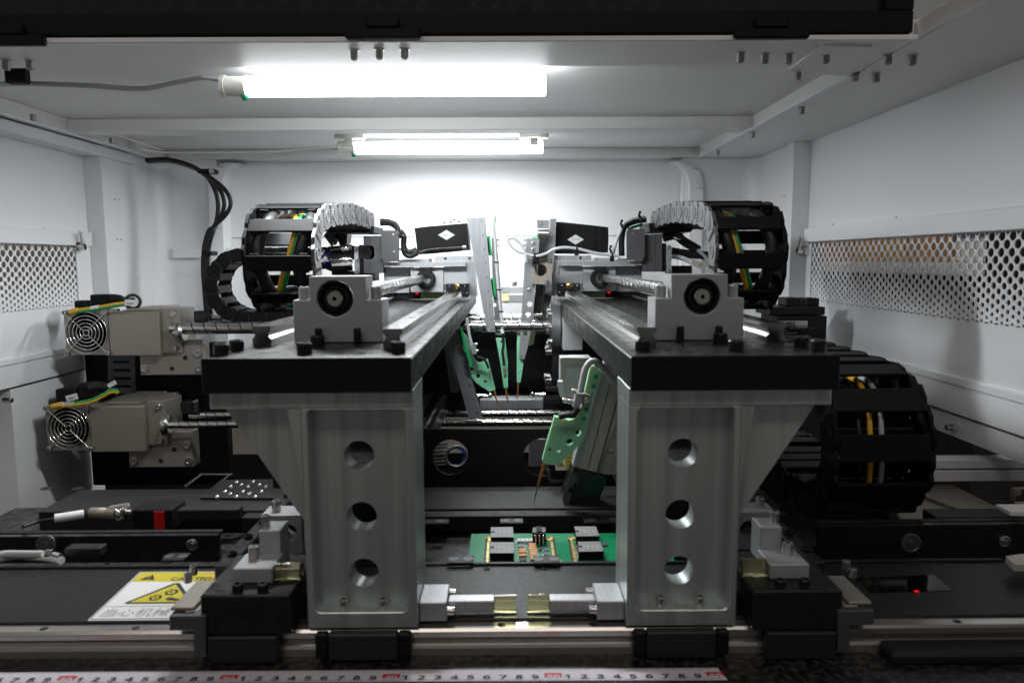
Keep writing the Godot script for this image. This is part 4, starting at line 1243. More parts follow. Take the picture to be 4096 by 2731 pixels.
		flat(o, "plug_shell", PackedVector2Array([Vector2(-0.2683, 0.292), Vector2(-0.2615, 0.3002), Vector2(-0.2504, 0.2888), Vector2(-0.2583, 0.2787)]), [], -1.09, 0.03, M.black_gloss)
		flat(o, "plug_shell", PackedVector2Array([Vector2(-0.2565, 0.2976), Vector2(-0.2375, 0.295), Vector2(-0.2391, 0.2824), Vector2(-0.2494, 0.2787)]), [], -1.11, 0.03, M.rubber)
		var tg := flat(o, "cable_tag", PackedVector2Array([Vector2(-0.2869, 0.267), Vector2(-0.2781, 0.2774), Vector2(-0.2675, 0.2703), Vector2(-0.2769, 0.2595)]), [], -1.095, 0.002, M.tag_white)
		writing(tg, "TP2-8", Vector3(-0.2757, 0.2684, -1.094), Vector3(0.45, 1, 0), Vector3(-1, 0.45, 0), 0.0026, M.ink)
		flat(o, "cable_box", PackedVector2Array([Vector2(-0.2652, 0.2426), Vector2(-0.2213, 0.2379), Vector2(-0.2021, 0.2372), Vector2(-0.2024, 0.225), Vector2(-0.2655, 0.2343)]), [], -1.12, 0.05, M.black)

func left_probe() -> void:
	var z := 1.08
	var o := thing("probe_slide", "long tilted aluminium probe slide with green edge boards and a straight grey cable", "probe", Vector3(-0.0019, 0.0383, -1.05), "probe slides")
	flat(o, "back_bar", PackedVector2Array([Vector2(-0.0578, 0.3147), Vector2(-0.0321, 0.316), Vector2(-0.0189, 0.1539), Vector2(-0.0303, 0.1534)]), [], -1.0605, 0.03, M.arm)
	var bar := flat(o, "slide_bar", PackedVector2Array([Vector2(-0.0498, 0.3144), Vector2(-0.0314, 0.3154), Vector2(-0.0185, 0.154), Vector2(-0.0283, 0.1534)]), [], -1.058, 0.0115, M.arm)
	for q in [Vector3(-0.0363, 0.31, -1.0575), Vector3(-0.0346, 0.2904, -1.0575), Vector3(-0.0329, 0.2707, -1.0575), Vector3(-0.0312, 0.2511, -1.0575), Vector3(-0.0295, 0.2312, -1.0575), Vector3(-0.0276, 0.2116, -1.0575), Vector3(-0.0259, 0.1917, -1.0575), Vector3(-0.0242, 0.1723, -1.0575), Vector3(-0.0226, 0.1572, -1.0575)]:
		bolt(bar, q, Vector3(0, 0, 1), 0.001, 0.0006, M.alu_dark, "screw")
	var mount := flat(o, "probe_rail", PackedVector2Array([Vector2(-0.0232, 0.287), Vector2(-0.0157, 0.2875), Vector2(-0.0078, 0.18), Vector2(-0.0053, 0.1472), Vector2(-0.0184, 0.1473), Vector2(-0.0221, 0.2233)]), [circle(Vector2(-0.0197, 0.1909), 0.0031, 16), circle(Vector2(-0.025, 0.2475), 0.0021, 12)], -1.072, 0.006, M.arm)
	for q in [PackedVector2Array([Vector2(-0.0297, 0.2889), Vector2(-0.0246, 0.2892), Vector2(-0.0223, 0.2619), Vector2(-0.0269, 0.2617)]), PackedVector2Array([Vector2(-0.0244, 0.2298), Vector2(-0.0197, 0.2302), Vector2(-0.0171, 0.2035), Vector2(-0.0219, 0.2031)])]:
		var pc := flat(o, "edge_board", PackedVector2Array(q), [], -1.066, 0.003, M.pcb_bright)
		var a: Vector2 = q[0].lerp(q[3], 0.12)
		var b: Vector2 = q[0].lerp(q[3], 0.86)
		var d: Vector2 = (q[1] - q[0]) * 0.42
		flat(pc, "connector", PackedVector2Array([a, a + d, b + d, b]), [], -1.0625, 0.003, M.black)
	flat(o, "cable_clamp", PackedVector2Array([Vector2(-0.0198, 0.2867), Vector2(-0.0156, 0.2872), Vector2(-0.0149, 0.274), Vector2(-0.0189, 0.2738)]), [], -1.062, 0.006, M.arm)
	for q in [Vector3(-0.0149, 0.285, -1.062), Vector3(-0.0143, 0.277, -1.062)]:
		bolt(o, q, Vector3(1, 0, 0), 0.0025, 0.0031)
	cable(o, [Vector3(-0.0174, 0.3169, -1.055), Vector3(-0.019, 0.3049, -1.055), Vector3(-0.0181, 0.2892, -1.055), Vector3(-0.017, 0.2745, -1.055), Vector3(-0.0163, 0.2534, -1.055), Vector3(-0.0134, 0.2142, -1.055), Vector3(-0.0106, 0.1832, -1.055), Vector3(-0.0084, 0.166, -1.055)], 0.0022, M.cable_grey)
	for q in [Vector3(-0.0165, 0.2526, -1.055), Vector3(-0.0132, 0.2136, -1.055), Vector3(-0.0109, 0.1827, -1.055)]:
		var sh := Shape.new()
		sh.ring(q, Vector3(0.1, 1, 0), 0.0025, 0.0009, 12, 5)
		sh.box(q + Vector3(0.0035, 0, 0.001), Vector3(0.0022, 0.0018, 0.002))
		part(o, "cable_tie", sh, M.black)
	cable(o, [Vector3(-0.0091, 0.1573, -1.055), Vector3(-0.0078, 0.1513, -1.055)], 0.0023, M.cable_white, "sleeve")
	cable(o, [Vector3(-0.0079, 0.1513, -1.055), Vector3(-0.0066, 0.1353, -1.055), Vector3(-0.0083, 0.1246, -1.055), Vector3(-0.0067, 0.1126, -1.055), Vector3(-0.0061, 0.1045, -1.055)], 0.0019, M.rubber, "heat_shrink")
	var g := flat(o, "probe_blade", PackedVector2Array([Vector2(-0.0179, 0.1437), Vector2(-0.0045, 0.1429), Vector2(-0.0005, 0.1085), Vector2(-0.0007, 0.0707), Vector2(-0.0066, 0.0702), Vector2(-0.0118, 0.1085)]), [circle(Vector2(-0.0097, 0.138), 0.0018, 12)], -1.065, 0.005, M.jade)
	flat(g, "solder_sleeve", PackedVector2Array([Vector2(-0.0075, 0.0984), Vector2(-0.0037, 0.0989), Vector2(-0.003, 0.0903), Vector2(-0.007, 0.0896)]), [], -1.0615, 0.003, M.nickel)
	needle(o, Vector3(-0.0037, 0.0703, -1.067), Vector3(-0.0012, 0.0481, -1.067), Vector3(-0.0002, 0.0337, -1.067), 0.0017)

func right_probe() -> void:
	var o := thing("probe_slide", "drilled tapering aluminium probe slide on the right carriage with a toothed belt and looping cable", "probe", Vector3(0.0126, 0.051, -1.05), "probe slides")
	flat(o, "motor_plate", PackedVector2Array([Vector2(0.0633, 0.3153), Vector2(0.0721, 0.3155), Vector2(0.0656, 0.2014), Vector2(0.055, 0.2015), Vector2(0.0606, 0.2815)]), [circle(Vector2(0.065, 0.2924), 0.001, 10)], -1.1, 0.012, M.arm)
	flat(o, "back_rail", PackedVector2Array([Vector2(0.0441, 0.3148), Vector2(0.0529, 0.3143), Vector2(0.0628, 0.314), Vector2(0.0606, 0.2924), Vector2(0.044, 0.2914)]), [], -1.112, 0.01, M.arm)
	bolt(o, Vector3(0.0484, 0.3099, -1.11), Vector3(0, 0, 1), 0.0026, 0.0021)
	flat(o, "spine", PackedVector2Array([Vector2(0.0452, 0.2919), Vector2(0.0636, 0.2918), Vector2(0.058, 0.1651), Vector2(0.0399, 0.1697)]), [], -1.115, 0.012, M.alu_dark)
	flat(o, "lower_bar", PackedVector2Array([Vector2(0.0544, 0.2054), Vector2(0.065, 0.2014), Vector2(0.0572, 0.164), Vector2(0.0483, 0.1663)]), [circle(Vector2(0.0544, 0.1777), 0.0016, 12)], -1.1, 0.01, M.alu_dark)
	var belt := flat(o, "belt", PackedVector2Array([Vector2(0.0478, 0.2974), Vector2(0.0565, 0.2978), Vector2(0.0556, 0.2747), Vector2(0.051, 0.2072), Vector2(0.0471, 0.1714), Vector2(0.0366, 0.172), Vector2(0.0417, 0.2225), Vector2(0.0461, 0.2747)]), [], -1.085, 0.012, M.rubber)
	for k in 4:
		cable(belt, [Vector3(0.049, 0.2855, -1.0846), Vector3(0.0477, 0.266, -1.0846), Vector3(0.0422, 0.2039, -1.0846)].map(func(p: Vector3) -> Vector3: return p + Vector3(0.003 * k, 0, 0)), 0.00016, M.print_grey, "belt_print")
	var sh := Shape.new()
	sh.cyl(Vector3(0.0436, 0.2932, -1.09), Vector3(0.06, 0.2932, -1.09), 0.0075, 0.0075, 18)
	part(o, "pulley", sh, M.steel)
	sh = Shape.new()
	sh.cyl(Vector3(0.0329, 0.175, -1.09), Vector3(0.0501, 0.1749, -1.09), 0.0055, 0.0055, 18)
	part(o, "pulley", sh, M.steel)
	var pl := flat(o, "probe_plate", PackedVector2Array([Vector2(0.0276, 0.2864), Vector2(0.0451, 0.2851), Vector2(0.0433, 0.2541), Vector2(0.0398, 0.22), Vector2(0.0359, 0.1684), Vector2(0.028, 0.1271), Vector2(0.0236, 0.1114), Vector2(0.0158, 0.113), Vector2(0.0177, 0.1555), Vector2(0.0215, 0.2029), Vector2(0.0245, 0.2542)]), [circle(Vector2(0.0318, 0.1917), 0.0041, 20), circle(Vector2(0.0292, 0.1766), 0.0038, 20), circle(Vector2(0.0268, 0.1628), 0.0031, 18), circle(Vector2(0.025, 0.1489), 0.0032, 18)], -1.07, 0.006, M.arm)
	flat(pl, "green_edge", PackedVector2Array([Vector2(0.0357, 0.2881), Vector2(0.0451, 0.2868), Vector2(0.0451, 0.2851), Vector2(0.0353, 0.286)]), [], -1.0702, 0.006, M.pcb_bright)
	for q in [Vector3(0.0372, 0.2794, -1.0695), Vector3(0.0367, 0.2699, -1.0695), Vector3(0.0312, 0.2124, -1.0695), Vector3(0.0335, 0.2542, -1.0695)]:
		bolt(pl, q, Vector3(0, 0, 1), 0.0025, 0.001)
	for q in [Vector3(0.0217, 0.1407, -1.0695), Vector3(0.0192, 0.1163, -1.0695)]:
		bolt(pl, q, Vector3(0, 0, 1), 0.001, 0.0006, M.alu_dark, "screw")
	for q in [Vector3(0.0268, 0.2846, -1.072), Vector3(0.0263, 0.2776, -1.072)]:
		bolt(pl, q, Vector3(-1, 0, 0), 0.0025, 0.0031)
	var br := flat(o, "tension_bracket", PackedVector2Array([Vector2(0.0367, 0.2573), Vector2(0.0623, 0.2566), Vector2(0.0636, 0.2519), Vector2(0.0627, 0.2211), Vector2(0.06, 0.2196), Vector2(0.0337, 0.2219), Vector2(0.0344, 0.2351)]), [circle(Vector2(0.0474, 0.241), 0.0086, 24)], -1.062, 0.004, M.nickel)
	for q in [Vector3(0.0598, 0.2541, -1.0615), Vector3(0.0566, 0.2244, -1.0615)]:
		bolt(br, q, Vector3(0, 0, 1), 0.0027, 0.0021)
	flat(o, "cable_holder", PackedVector2Array([Vector2(0.0354, 0.2646), Vector2(0.0438, 0.2654), Vector2(0.0446, 0.2496), Vector2(0.035, 0.249)]), [], -1.052, 0.009, M.black_gloss)
	cable(o, [Vector3(0.0261, 0.2522, -1.05), Vector3(0.0249, 0.2647, -1.05), Vector3(0.0204, 0.2751, -1.05), Vector3(0.011, 0.2845, -1.05), Vector3(0.0026, 0.286, -1.05), Vector3(0.0011, 0.2804, -1.05), Vector3(0.0109, 0.2699, -1.05), Vector3(0.0245, 0.2643, -1.05), Vector3(0.0392, 0.2608, -1.05), Vector3(0.0539, 0.2641, -1.05), Vector3(0.0643, 0.2697, -1.05), Vector3(0.0748, 0.2721, -1.05), Vector3(0.0874, 0.2722, -1.05), Vector3(0.1042, 0.2695, -1.05), Vector3(0.1252, 0.2641, -1.05), Vector3(0.1441, 0.262, -1.05), Vector3(0.1525, 0.2609, -1.05), Vector3(0.1563, 0.2581, -1.05), Vector3(0.153, 0.254, -1.05)], 0.0022, M.cable_grey)
	for q in [Vector3(0.0381, 0.2625, -1.05), Vector3(0.0975, 0.2705, -1.05), Vector3(0.1473, 0.2619, -1.05)]:
		sh = Shape.new()
		sh.ring(q, Vector3(1, 0, 0), 0.0027, 0.0012, 12, 5)
		sh.box(q + Vector3(0, -0.0055, 0), Vector3(0.0055, 0.0075, 0.004))
		part(o, "cable_tie", sh, M.black)
	var g := flat(o, "probe_blade", PackedVector2Array([Vector2(0.0147, 0.1572), Vector2(0.0295, 0.1549), Vector2(0.0224, 0.1101), Vector2(0.0215, 0.098), Vector2(0.0176, 0.0759), Vector2(0.0124, 0.0768), Vector2(0.0127, 0.1332)]), [circle(Vector2(0.0162, 0.0901), 0.0011, 10)], -1.0765, 0.005, M.jade)
	flat(o, "probe_blade", PackedVector2Array([Vector2(0.0339, 0.1667), Vector2(0.0438, 0.1689), Vector2(0.0378, 0.1313), Vector2(0.0305, 0.1287)]), [], -1.09, 0.004, M.jade)
	sh = Shape.new()
	sh.cyl(Vector3(0.0139, 0.146, -1.078), Vector3(0.0165, 0.1569, -1.078), 0.0022, 0.0006, 8)
	part(g, "cable_end", sh, M.cable_white)
	needle(o, Vector3(0.0148, 0.0765, -1.078), Vector3(0.0128, 0.0532, -1.078), Vector3(0.0114, 0.0384, -1.078), 0.0016)

func low_left_head() -> void:
	var o := thing("lower_probe", "dark grey sloping lower probe slide with a broad green blade, emerging under the left beam", "probe", Vector3(-0.0468, 0.0398, -1.0), "lower probes")
	flat(o, "rear_slab", PackedVector2Array([Vector2(-0.0941, 0.145), Vector2(-0.085, 0.1488), Vector2(-0.0707, 0.0715), Vector2(-0.0804, 0.0715), Vector2(-0.0885, 0.1321)]), [], -1.02, 0.02, M.alu_mid)
	var bar := flat(o, "slide_bar", PackedVector2Array([Vector2(-0.0858, 0.1572), Vector2(-0.0693, 0.1697), Vector2(-0.0374, 0.0407), Vector2(-0.0543, 0.0376)]), [], -1.0, 0.02, M.alu_mid)
	for q in [Vector3(-0.0726, 0.1585, -0.9995), Vector3(-0.0677, 0.1403, -0.9995), Vector3(-0.0629, 0.1224, -0.9995), Vector3(-0.0581, 0.1043, -0.9995), Vector3(-0.0532, 0.0862, -0.9995), Vector3(-0.0484, 0.068, -0.9995), Vector3(-0.0435, 0.0499, -0.9995)]:
		bolt(bar, q, Vector3(0, 0, 1), 0.0012, 0.0008, M.steel, "screw")
	var g := flat(o, "probe_blade", PackedVector2Array([Vector2(-0.0669, 0.1659), Vector2(-0.0545, 0.1507), Vector2(-0.0497, 0.1343), Vector2(-0.0479, 0.1254), Vector2(-0.0448, 0.1196), Vector2(-0.0398, 0.1162), Vector2(-0.0335, 0.1183), Vector2(-0.0281, 0.1221), Vector2(-0.0257, 0.1125), Vector2(-0.0178, 0.0799), Vector2(-0.026, 0.0767), Vector2(-0.0439, 0.089), Vector2(-0.0519, 0.0999), Vector2(-0.0549, 0.1178)]), [circle(Vector2(-0.0496, 0.1076), 0.003, 18), circle(Vector2(-0.0411, 0.0986), 0.0031, 18), circle(Vector2(-0.0318, 0.0905), 0.0022, 16)], -0.998, 0.006, M.jade)
	flat(g, "solder_sleeve", PackedVector2Array([Vector2(-0.0273, 0.107), Vector2(-0.0247, 0.1076), Vector2(-0.0236, 0.0975), Vector2(-0.0256, 0.0969)]), [], -0.996, 0.002, M.nickel)
	for q in [PackedVector2Array([Vector2(-0.0672, 0.1656), Vector2(-0.0618, 0.1668), Vector2(-0.0568, 0.1415), Vector2(-0.0613, 0.1403)]), PackedVector2Array([Vector2(-0.0597, 0.1362), Vector2(-0.0551, 0.137), Vector2(-0.0494, 0.1135), Vector2(-0.0537, 0.1126)])]:
		var pc := flat(o, "edge_board", PackedVector2Array(q), [], -0.990, 0.003, M.pcb_bright)
		var a: Vector2 = q[0].lerp(q[3], 0.15)
		var b: Vector2 = q[0].lerp(q[3], 0.86)
		var d: Vector2 = (q[1] - q[0]) * 0.4
		flat(pc, "connector", PackedVector2Array([a, a + d, b + d, b]), [], -0.9875, 0.003, M.black)
	flat(o, "cable_clamp", PackedVector2Array([Vector2(-0.0511, 0.1432), Vector2(-0.0446, 0.1451), Vector2(-0.0419, 0.1317), Vector2(-0.0475, 0.1302)]), [], -0.98, 0.012, M.alu_bright)
	for q in [Vector3(-0.044, 0.1439, -0.982), Vector3(-0.0426, 0.1352, -0.982)]:
		bolt(o, q, Vector3(1, 0.1, 0), 0.0021, 0.0031)
	cable(o, [Vector3(-0.0548, 0.179, -0.985), Vector3(-0.0544, 0.1722, -0.985), Vector3(-0.0529, 0.1622, -0.985), Vector3(-0.0512, 0.1523, -0.985), Vector3(-0.0488, 0.1433, -0.985)], 0.0021, M.cable_grey)
	cable(o, [Vector3(-0.0459, 0.1296, -0.985), Vector3(-0.0416, 0.1267, -0.985), Vector3(-0.0329, 0.1235, -0.985), Vector3(-0.0293, 0.1184, -0.985), Vector3(-0.0266, 0.1109, -0.985)], 0.0017, M.rubber, "heat_shrink")
	needle(o, Vector3(-0.0196, 0.0796, -0.998), Vector3(-0.015, 0.0597, -0.998), Vector3(-0.0123, 0.0487, -0.998), 0.0017)

func low_right_head() -> void:
	var o := thing("lower_probe", "nearest probe, drilled green blade on a leaning steel slide beside the right pillar", "probe", Vector3(0.0756, 0.0207, -0.69), "lower probes")
	var bar := flat(o, "slide_bar", PackedVector2Array([Vector2(0.0892, 0.1494), Vector2(0.0926, 0.1575), Vector2(0.1079, 0.1391), Vector2(0.1132, 0.1124), Vector2(0.1052, 0.1042), Vector2(0.0853, 0.0503), Vector2(0.0664, 0.0551), Vector2(0.0758, 0.0993)]), [], -0.70, 0.018, M.slide_steel)
	flat(o, "outer_bar", PackedVector2Array([Vector2(0.1059, 0.133), Vector2(0.1191, 0.1267), Vector2(0.1198, 0.0772), Vector2(0.1074, 0.0465), Vector2(0.0966, 0.046), Vector2(0.0859, 0.0482), Vector2(0.0992, 0.096)]), [], -0.706, 0.02, M.slide_steel)
	for q in [Vector3(0.1054, 0.0918, -0.7055), Vector3(0.0997, 0.0699, -0.7055)]:
		bolt(o, q, Vector3(0.2, 0, 1), 0.0017, 0.0013)
	for q in [PackedVector2Array([Vector2(0.0968, 0.1361), Vector2(0.0976, 0.1359), Vector2(0.0773, 0.0537), Vector2(0.0763, 0.054)]), PackedVector2Array([Vector2(0.1058, 0.1268), Vector2(0.107, 0.1263), Vector2(0.0864, 0.0505), Vector2(0.0851, 0.0508)])]:
		flat(bar, "groove", PackedVector2Array(q), [], -0.6998, 0.0006, M.groove)
	flat(o, "edge_strip", PackedVector2Array([Vector2(0.0871, 0.1494), Vector2(0.0899, 0.1489), Vector2(0.0699, 0.0713), Vector2(0.0659, 0.0557), Vector2(0.0618, 0.0567), Vector2(0.0663, 0.0744)]), [], -0.6975, 0.018, M.alu_bright)
	var foot := flat(o, "foot", PackedVector2Array([Vector2(0.0618, 0.0562), Vector2(0.0669, 0.0548), Vector2(0.0812, 0.0503), Vector2(0.0946, 0.0445), Vector2(0.0921, 0.0366), Vector2(0.0835, 0.0134), Vector2(0.0733, 0.0082), Vector2(0.0712, 0.0146), Vector2(0.0568, 0.0178), Vector2(0.0527, 0.0221), Vector2(0.0519, 0.0274)]), [], -0.696, 0.022, M.black_gloss)
	flat(foot, "clear_edge", PackedVector2Array([Vector2(0.0616, 0.0557), Vector2(0.0664, 0.0544), Vector2(0.0568, 0.017), Vector2(0.0525, 0.0221), Vector2(0.0519, 0.0279)]), [], -0.6945, 0.001, M.alu_dark)
	for q in [Vector3(0.0645, 0.0537, -0.694), Vector3(0.0595, 0.0345, -0.694)]:
		bolt(foot, q, Vector3(0, 0, 1), 0.0024, 0.0005, M.black)
	flat(o, "rear_box", PackedVector2Array([Vector2(0.0561, 0.1509), Vector2(0.0886, 0.1513), Vector2(0.0889, 0.1089), Vector2(0.056, 0.1091)]), [], -0.78, 0.03, M.alu_grey)
	flat(o, "box_rim", PackedVector2Array([Vector2(0.0552, 0.1518), Vector2(0.058, 0.1526), Vector2(0.0914, 0.1515), Vector2(0.087, 0.146), Vector2(0.0602, 0.1461), Vector2(0.0594, 0.1123), Vector2(0.0556, 0.1123)]), [], -0.776, 0.003, M.nickel)
	flat(o, "hook", PackedVector2Array([Vector2(0.0517, 0.1295), Vector2(0.0571, 0.1297), Vector2(0.0589, 0.1128), Vector2(0.0542, 0.1134), Vector2(0.0517, 0.124)]), [], -0.758, 0.012, M.alu_bright)
	var g := flat(o, "probe_blade", PackedVector2Array([Vector2(0.0771, 0.1567), Vector2(0.0808, 0.1569), Vector2(0.0869, 0.1517), Vector2(0.0844, 0.1427), Vector2(0.079, 0.1277), Vector2(0.0761, 0.1157), Vector2(0.0713, 0.0935), Vector2(0.0669, 0.0814), Vector2(0.0604, 0.0738), Vector2(0.0525, 0.0672), Vector2(0.0445, 0.0616), Vector2(0.0335, 0.0632), Vector2(0.0317, 0.0663), Vector2(0.0355, 0.0816), Vector2(0.0415, 0.1018), Vector2(0.0434, 0.1087), Vector2(0.0474, 0.1078), Vector2(0.0563, 0.1052), Vector2(0.0613, 0.1062), Vector2(0.0643, 0.1107), Vector2(0.0682, 0.1178), Vector2(0.0711, 0.1298)]), [circle(Vector2(0.0658, 0.0925), 0.0032, 18), circle(Vector2(0.0578, 0.0837), 0.0035, 20), circle(Vector2(0.0473, 0.0762), 0.0025, 16)], -0.685, 0.008, M.jade)
	bolt(g, Vector3(0.0387, 0.0773, -0.685), Vector3(0, 0, 1), 0.0014, 0.0002, M.ink, "screw_hole")
	for q in [Vector3(0.0821, 0.1467, -0.685), Vector3(0.08, 0.1372, -0.685), Vector3(0.0732, 0.1157, -0.685), Vector3(0.071, 0.1067, -0.685)]:
		bolt(g, q, Vector3(0, 0, 1), 0.0023, 0.0004, M.green_wire, "screw")
	flat(o, "cable_clamp", PackedVector2Array([Vector2(0.063, 0.1334), Vector2(0.0693, 0.1324), Vector2(0.0657, 0.1183), Vector2(0.0596, 0.1198)]), [], -0.672, 0.014, M.alu_bright)
	var cl := flat(o, "cable_clamp", PackedVector2Array([Vector2(0.0696, 0.1318), Vector2(0.0764, 0.1301), Vector2(0.075, 0.1207), Vector2(0.0677, 0.1217)]), [], -0.678, 0.006, M.nickel)
	bolt(cl, Vector3(0.0722, 0.1257, -0.676), Vector3(0, 0, 1), 0.0029, 0.0016)
	for q in [Vector3(0.063, 0.1339, -0.678), Vector3(0.0601, 0.1244, -0.678)]:
		bolt(o, q, Vector3(-1, 0.1, 0), 0.0025, 0.0047)
	bolt(o, Vector3(0.0557, 0.1229, -0.69), Vector3(-1, 0.1, 0), 0.0026, 0.0042)
	cable(o, [Vector3(0.0662, 0.1345, -0.67), Vector3(0.068, 0.1443, -0.67), Vector3(0.0702, 0.155, -0.67), Vector3(0.0742, 0.1618, -0.67), Vector3(0.079, 0.1632, -0.67), Vector3(0.0848, 0.1588, -0.67), Vector3(0.0926, 0.15, -0.67), Vector3(0.1004, 0.1411, -0.67)], 0.003, M.cable_grey)
	cable(o, [Vector3(0.0645, 0.1194, -0.672), Vector3(0.0621, 0.1155, -0.672), Vector3(0.0592, 0.1125, -0.672), Vector3(0.0543, 0.1128, -0.672), Vector3(0.0465, 0.1114, -0.672)], 0.0029, M.rubber, "heat_shrink")
	needle(o, Vector3(0.0343, 0.0623, -0.69), Vector3(0.0275, 0.0391, -0.69), Vector3(0.0236, 0.023, -0.69), 0.0022)
	# laser sensor box behind it with warning label
	var l := thing("laser_sensor", "dark laser sensor box with a yellow warning label behind the nearest probe's slide", "sensor", Vector3(0.074, 0.016, -0.76))
	flat(l, "body", PackedVector2Array([Vector2(0.0425, 0.0137), Vector2(0.0399, 0.0342), Vector2(0.046, 0.0557), Vector2(0.1069, 0.0553), Vector2(0.1072, 0.0138)]), [], -0.76, 0.02, M.black)
	flat(l, "frame", PackedVector2Array([Vector2(0.0399, 0.0365), Vector2(0.0433, 0.0365), Vector2(0.044, 0.0256), Vector2(0.0616, 0.0244), Vector2(0.0505, 0.0216), Vector2(0.0425, 0.0217)]), [], -0.7585, 0.004, M.satin_grey)
	var wl := flat(l, "warning_label", PackedVector2Array([Vector2(0.0488, 0.0421), Vector2(0.0599, 0.0511), Vector2(0.0599, 0.0354), Vector2(0.0491, 0.0355)]), [], -0.759, 0.0005, M.room_white)
	flat(wl, "yellow_field", PackedVector2Array([Vector2(0.0601, 0.0511), Vector2(0.0704, 0.0567), Vector2(0.0699, 0.0354), Vector2(0.0601, 0.0354)]), [], -0.7588, 0.0005, M.print_yellow)
	flat(wl, "warning_triangle", PackedVector2Array([Vector2(0.0543, 0.0464), Vector2(0.0585, 0.0395), Vector2(0.0505, 0.0396)]), [], -0.7585, 0.0004, M.ink)
	flat(wl, "triangle_field", PackedVector2Array([Vector2(0.0543, 0.045), Vector2(0.0573, 0.0401), Vector2(0.0515, 0.0401)]), [], -0.7583, 0.0004, M.print_yellow)
	flat(wl, "burst", circle(Vector2(0.0543, 0.0416), 0.0008, 8), [], -0.7581, 0.0002, M.ink)
	for k in 6:
		flat(wl, "print_line", PackedVector2Array([Vector2(0.0615, 0.0494), Vector2(0.0687, 0.0493), Vector2(0.0687, 0.0486), Vector2(0.0615, 0.0487)]), [], -0.7585 + 0.0001, 0.0002, M.ink).position += Vector3(0, -0.0041 * k, 0)

func chain(called: String, label: String, path: Array, T: Transform3D, width: float, h: float, pitch: float, inner: Material, outer: Material, grp: String, bar := 0.4) -> Node3D:
	# path: Vector2 points of the centre line in the chain's plane; T maps (p, q, w) into the scene, w running from the inner to the outer plate
	var o := thing(called, label, "drag chain", T * Vector3(path[0].x, path[0].y - h, width / 2), grp)
	var fine := []
	for i in path.size() - 1:
		for j in 20:
			fine.append(path[i].lerp(path[i + 1], j / 20.0))
	fine.append(path[-1])
	var stops := [fine[0]]
	var run := 0.0
	for i in range(1, fine.size()):
		run += fine[i].distance_to(fine[i - 1])
		if run >= pitch:
			run -= pitch
			stops.append(fine[i])
	# one link, built flat along x: plates at w = 0 and w = width, crossbars on both sides
	var L := pitch * 1.16
	var outline := PackedVector2Array()
	var e := h * 0.5
	for q in [[0.0, 1.0], [0.3, 1.0], [0.42, 0.82], [0.5, 0.9], [0.75, 0.95], [1.0, 0.55], [1.0, -0.55], [0.75, -0.95], [0.5, -0.9], [0.42, -0.82], [0.3, -1.0], [0.0, -1.0], [-0.12, -0.6], [-0.12, 0.6]]:
		outline.append(Vector2(q[0] * L, q[1] * e))
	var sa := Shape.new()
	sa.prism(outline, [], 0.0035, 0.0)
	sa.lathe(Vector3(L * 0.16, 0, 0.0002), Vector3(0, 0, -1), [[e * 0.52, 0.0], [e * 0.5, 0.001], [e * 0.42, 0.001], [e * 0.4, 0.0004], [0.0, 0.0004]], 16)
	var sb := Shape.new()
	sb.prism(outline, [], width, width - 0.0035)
	var sc := Shape.new()
	for d in [-1, 1]:
		sc.box(Vector3(L * 0.36, d * (e - 0.0015), width / 2), Vector3(L * bar, 0.003, width - 0.0085), 0.0006)
		sc.box(Vector3(L * 0.36, d * (e - 0.004), width * 0.16), Vector3(L * 0.5, 0.004, width * 0.12), 0.0006)
		sc.box(Vector3(L * 0.36, d * (e - 0.004), width * 0.84), Vector3(L * 0.5, 0.004, width * 0.12), 0.0006)
	var sd := Shape.new()
	for k in 6:
		sd.box(Vector3(L * 0.56, (k - 2.5) * h * 0.12, -0.0002), Vector3(L * 0.09, h * 0.06, 0.0006))
	sd.box(Vector3(L * 0.56, h * 0.36, -0.0002), Vector3(L * 0.13, h * 0.11, 0.0008))
	var ma := sa.done(Vector3.ZERO)
	var mb := sb.done(Vector3.ZERO)
	var mc := sc.done(Vector3.ZERO)
	var md := sd.done(Vector3.ZERO)
	for i in stops.size() - 1:
		var t: Vector2 = (stops[i + 1] - stops[i]).normalized()
		var X := Transform3D(Basis(Vector3(t.x, t.y, 0), Vector3(-t.y, t.x, 0), Vector3(0, 0, 1)), Vector3(stops[i].x, stops[i].y, 0))
		var n := MeshInstance3D.new()
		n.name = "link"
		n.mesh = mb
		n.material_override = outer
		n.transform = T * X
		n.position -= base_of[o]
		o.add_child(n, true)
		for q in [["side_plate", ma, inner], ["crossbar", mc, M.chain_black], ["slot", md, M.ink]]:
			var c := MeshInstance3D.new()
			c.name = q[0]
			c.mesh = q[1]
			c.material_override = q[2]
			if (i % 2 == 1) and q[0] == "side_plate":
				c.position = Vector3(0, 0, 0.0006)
			n.add_child(c, true)
	return o

func loop_path(far: Array, c: Vector2, R: float, back: float, steps := 14) -> Array:
	var p := far.duplicate()
	for i in steps + 1:
		var t := PI / 2 - PI * i / steps
		p.append(c + Vector2(cos(t) * R, sin(t) * R))
	p.append(Vector2(c.x - back, c.y - R))
	return p

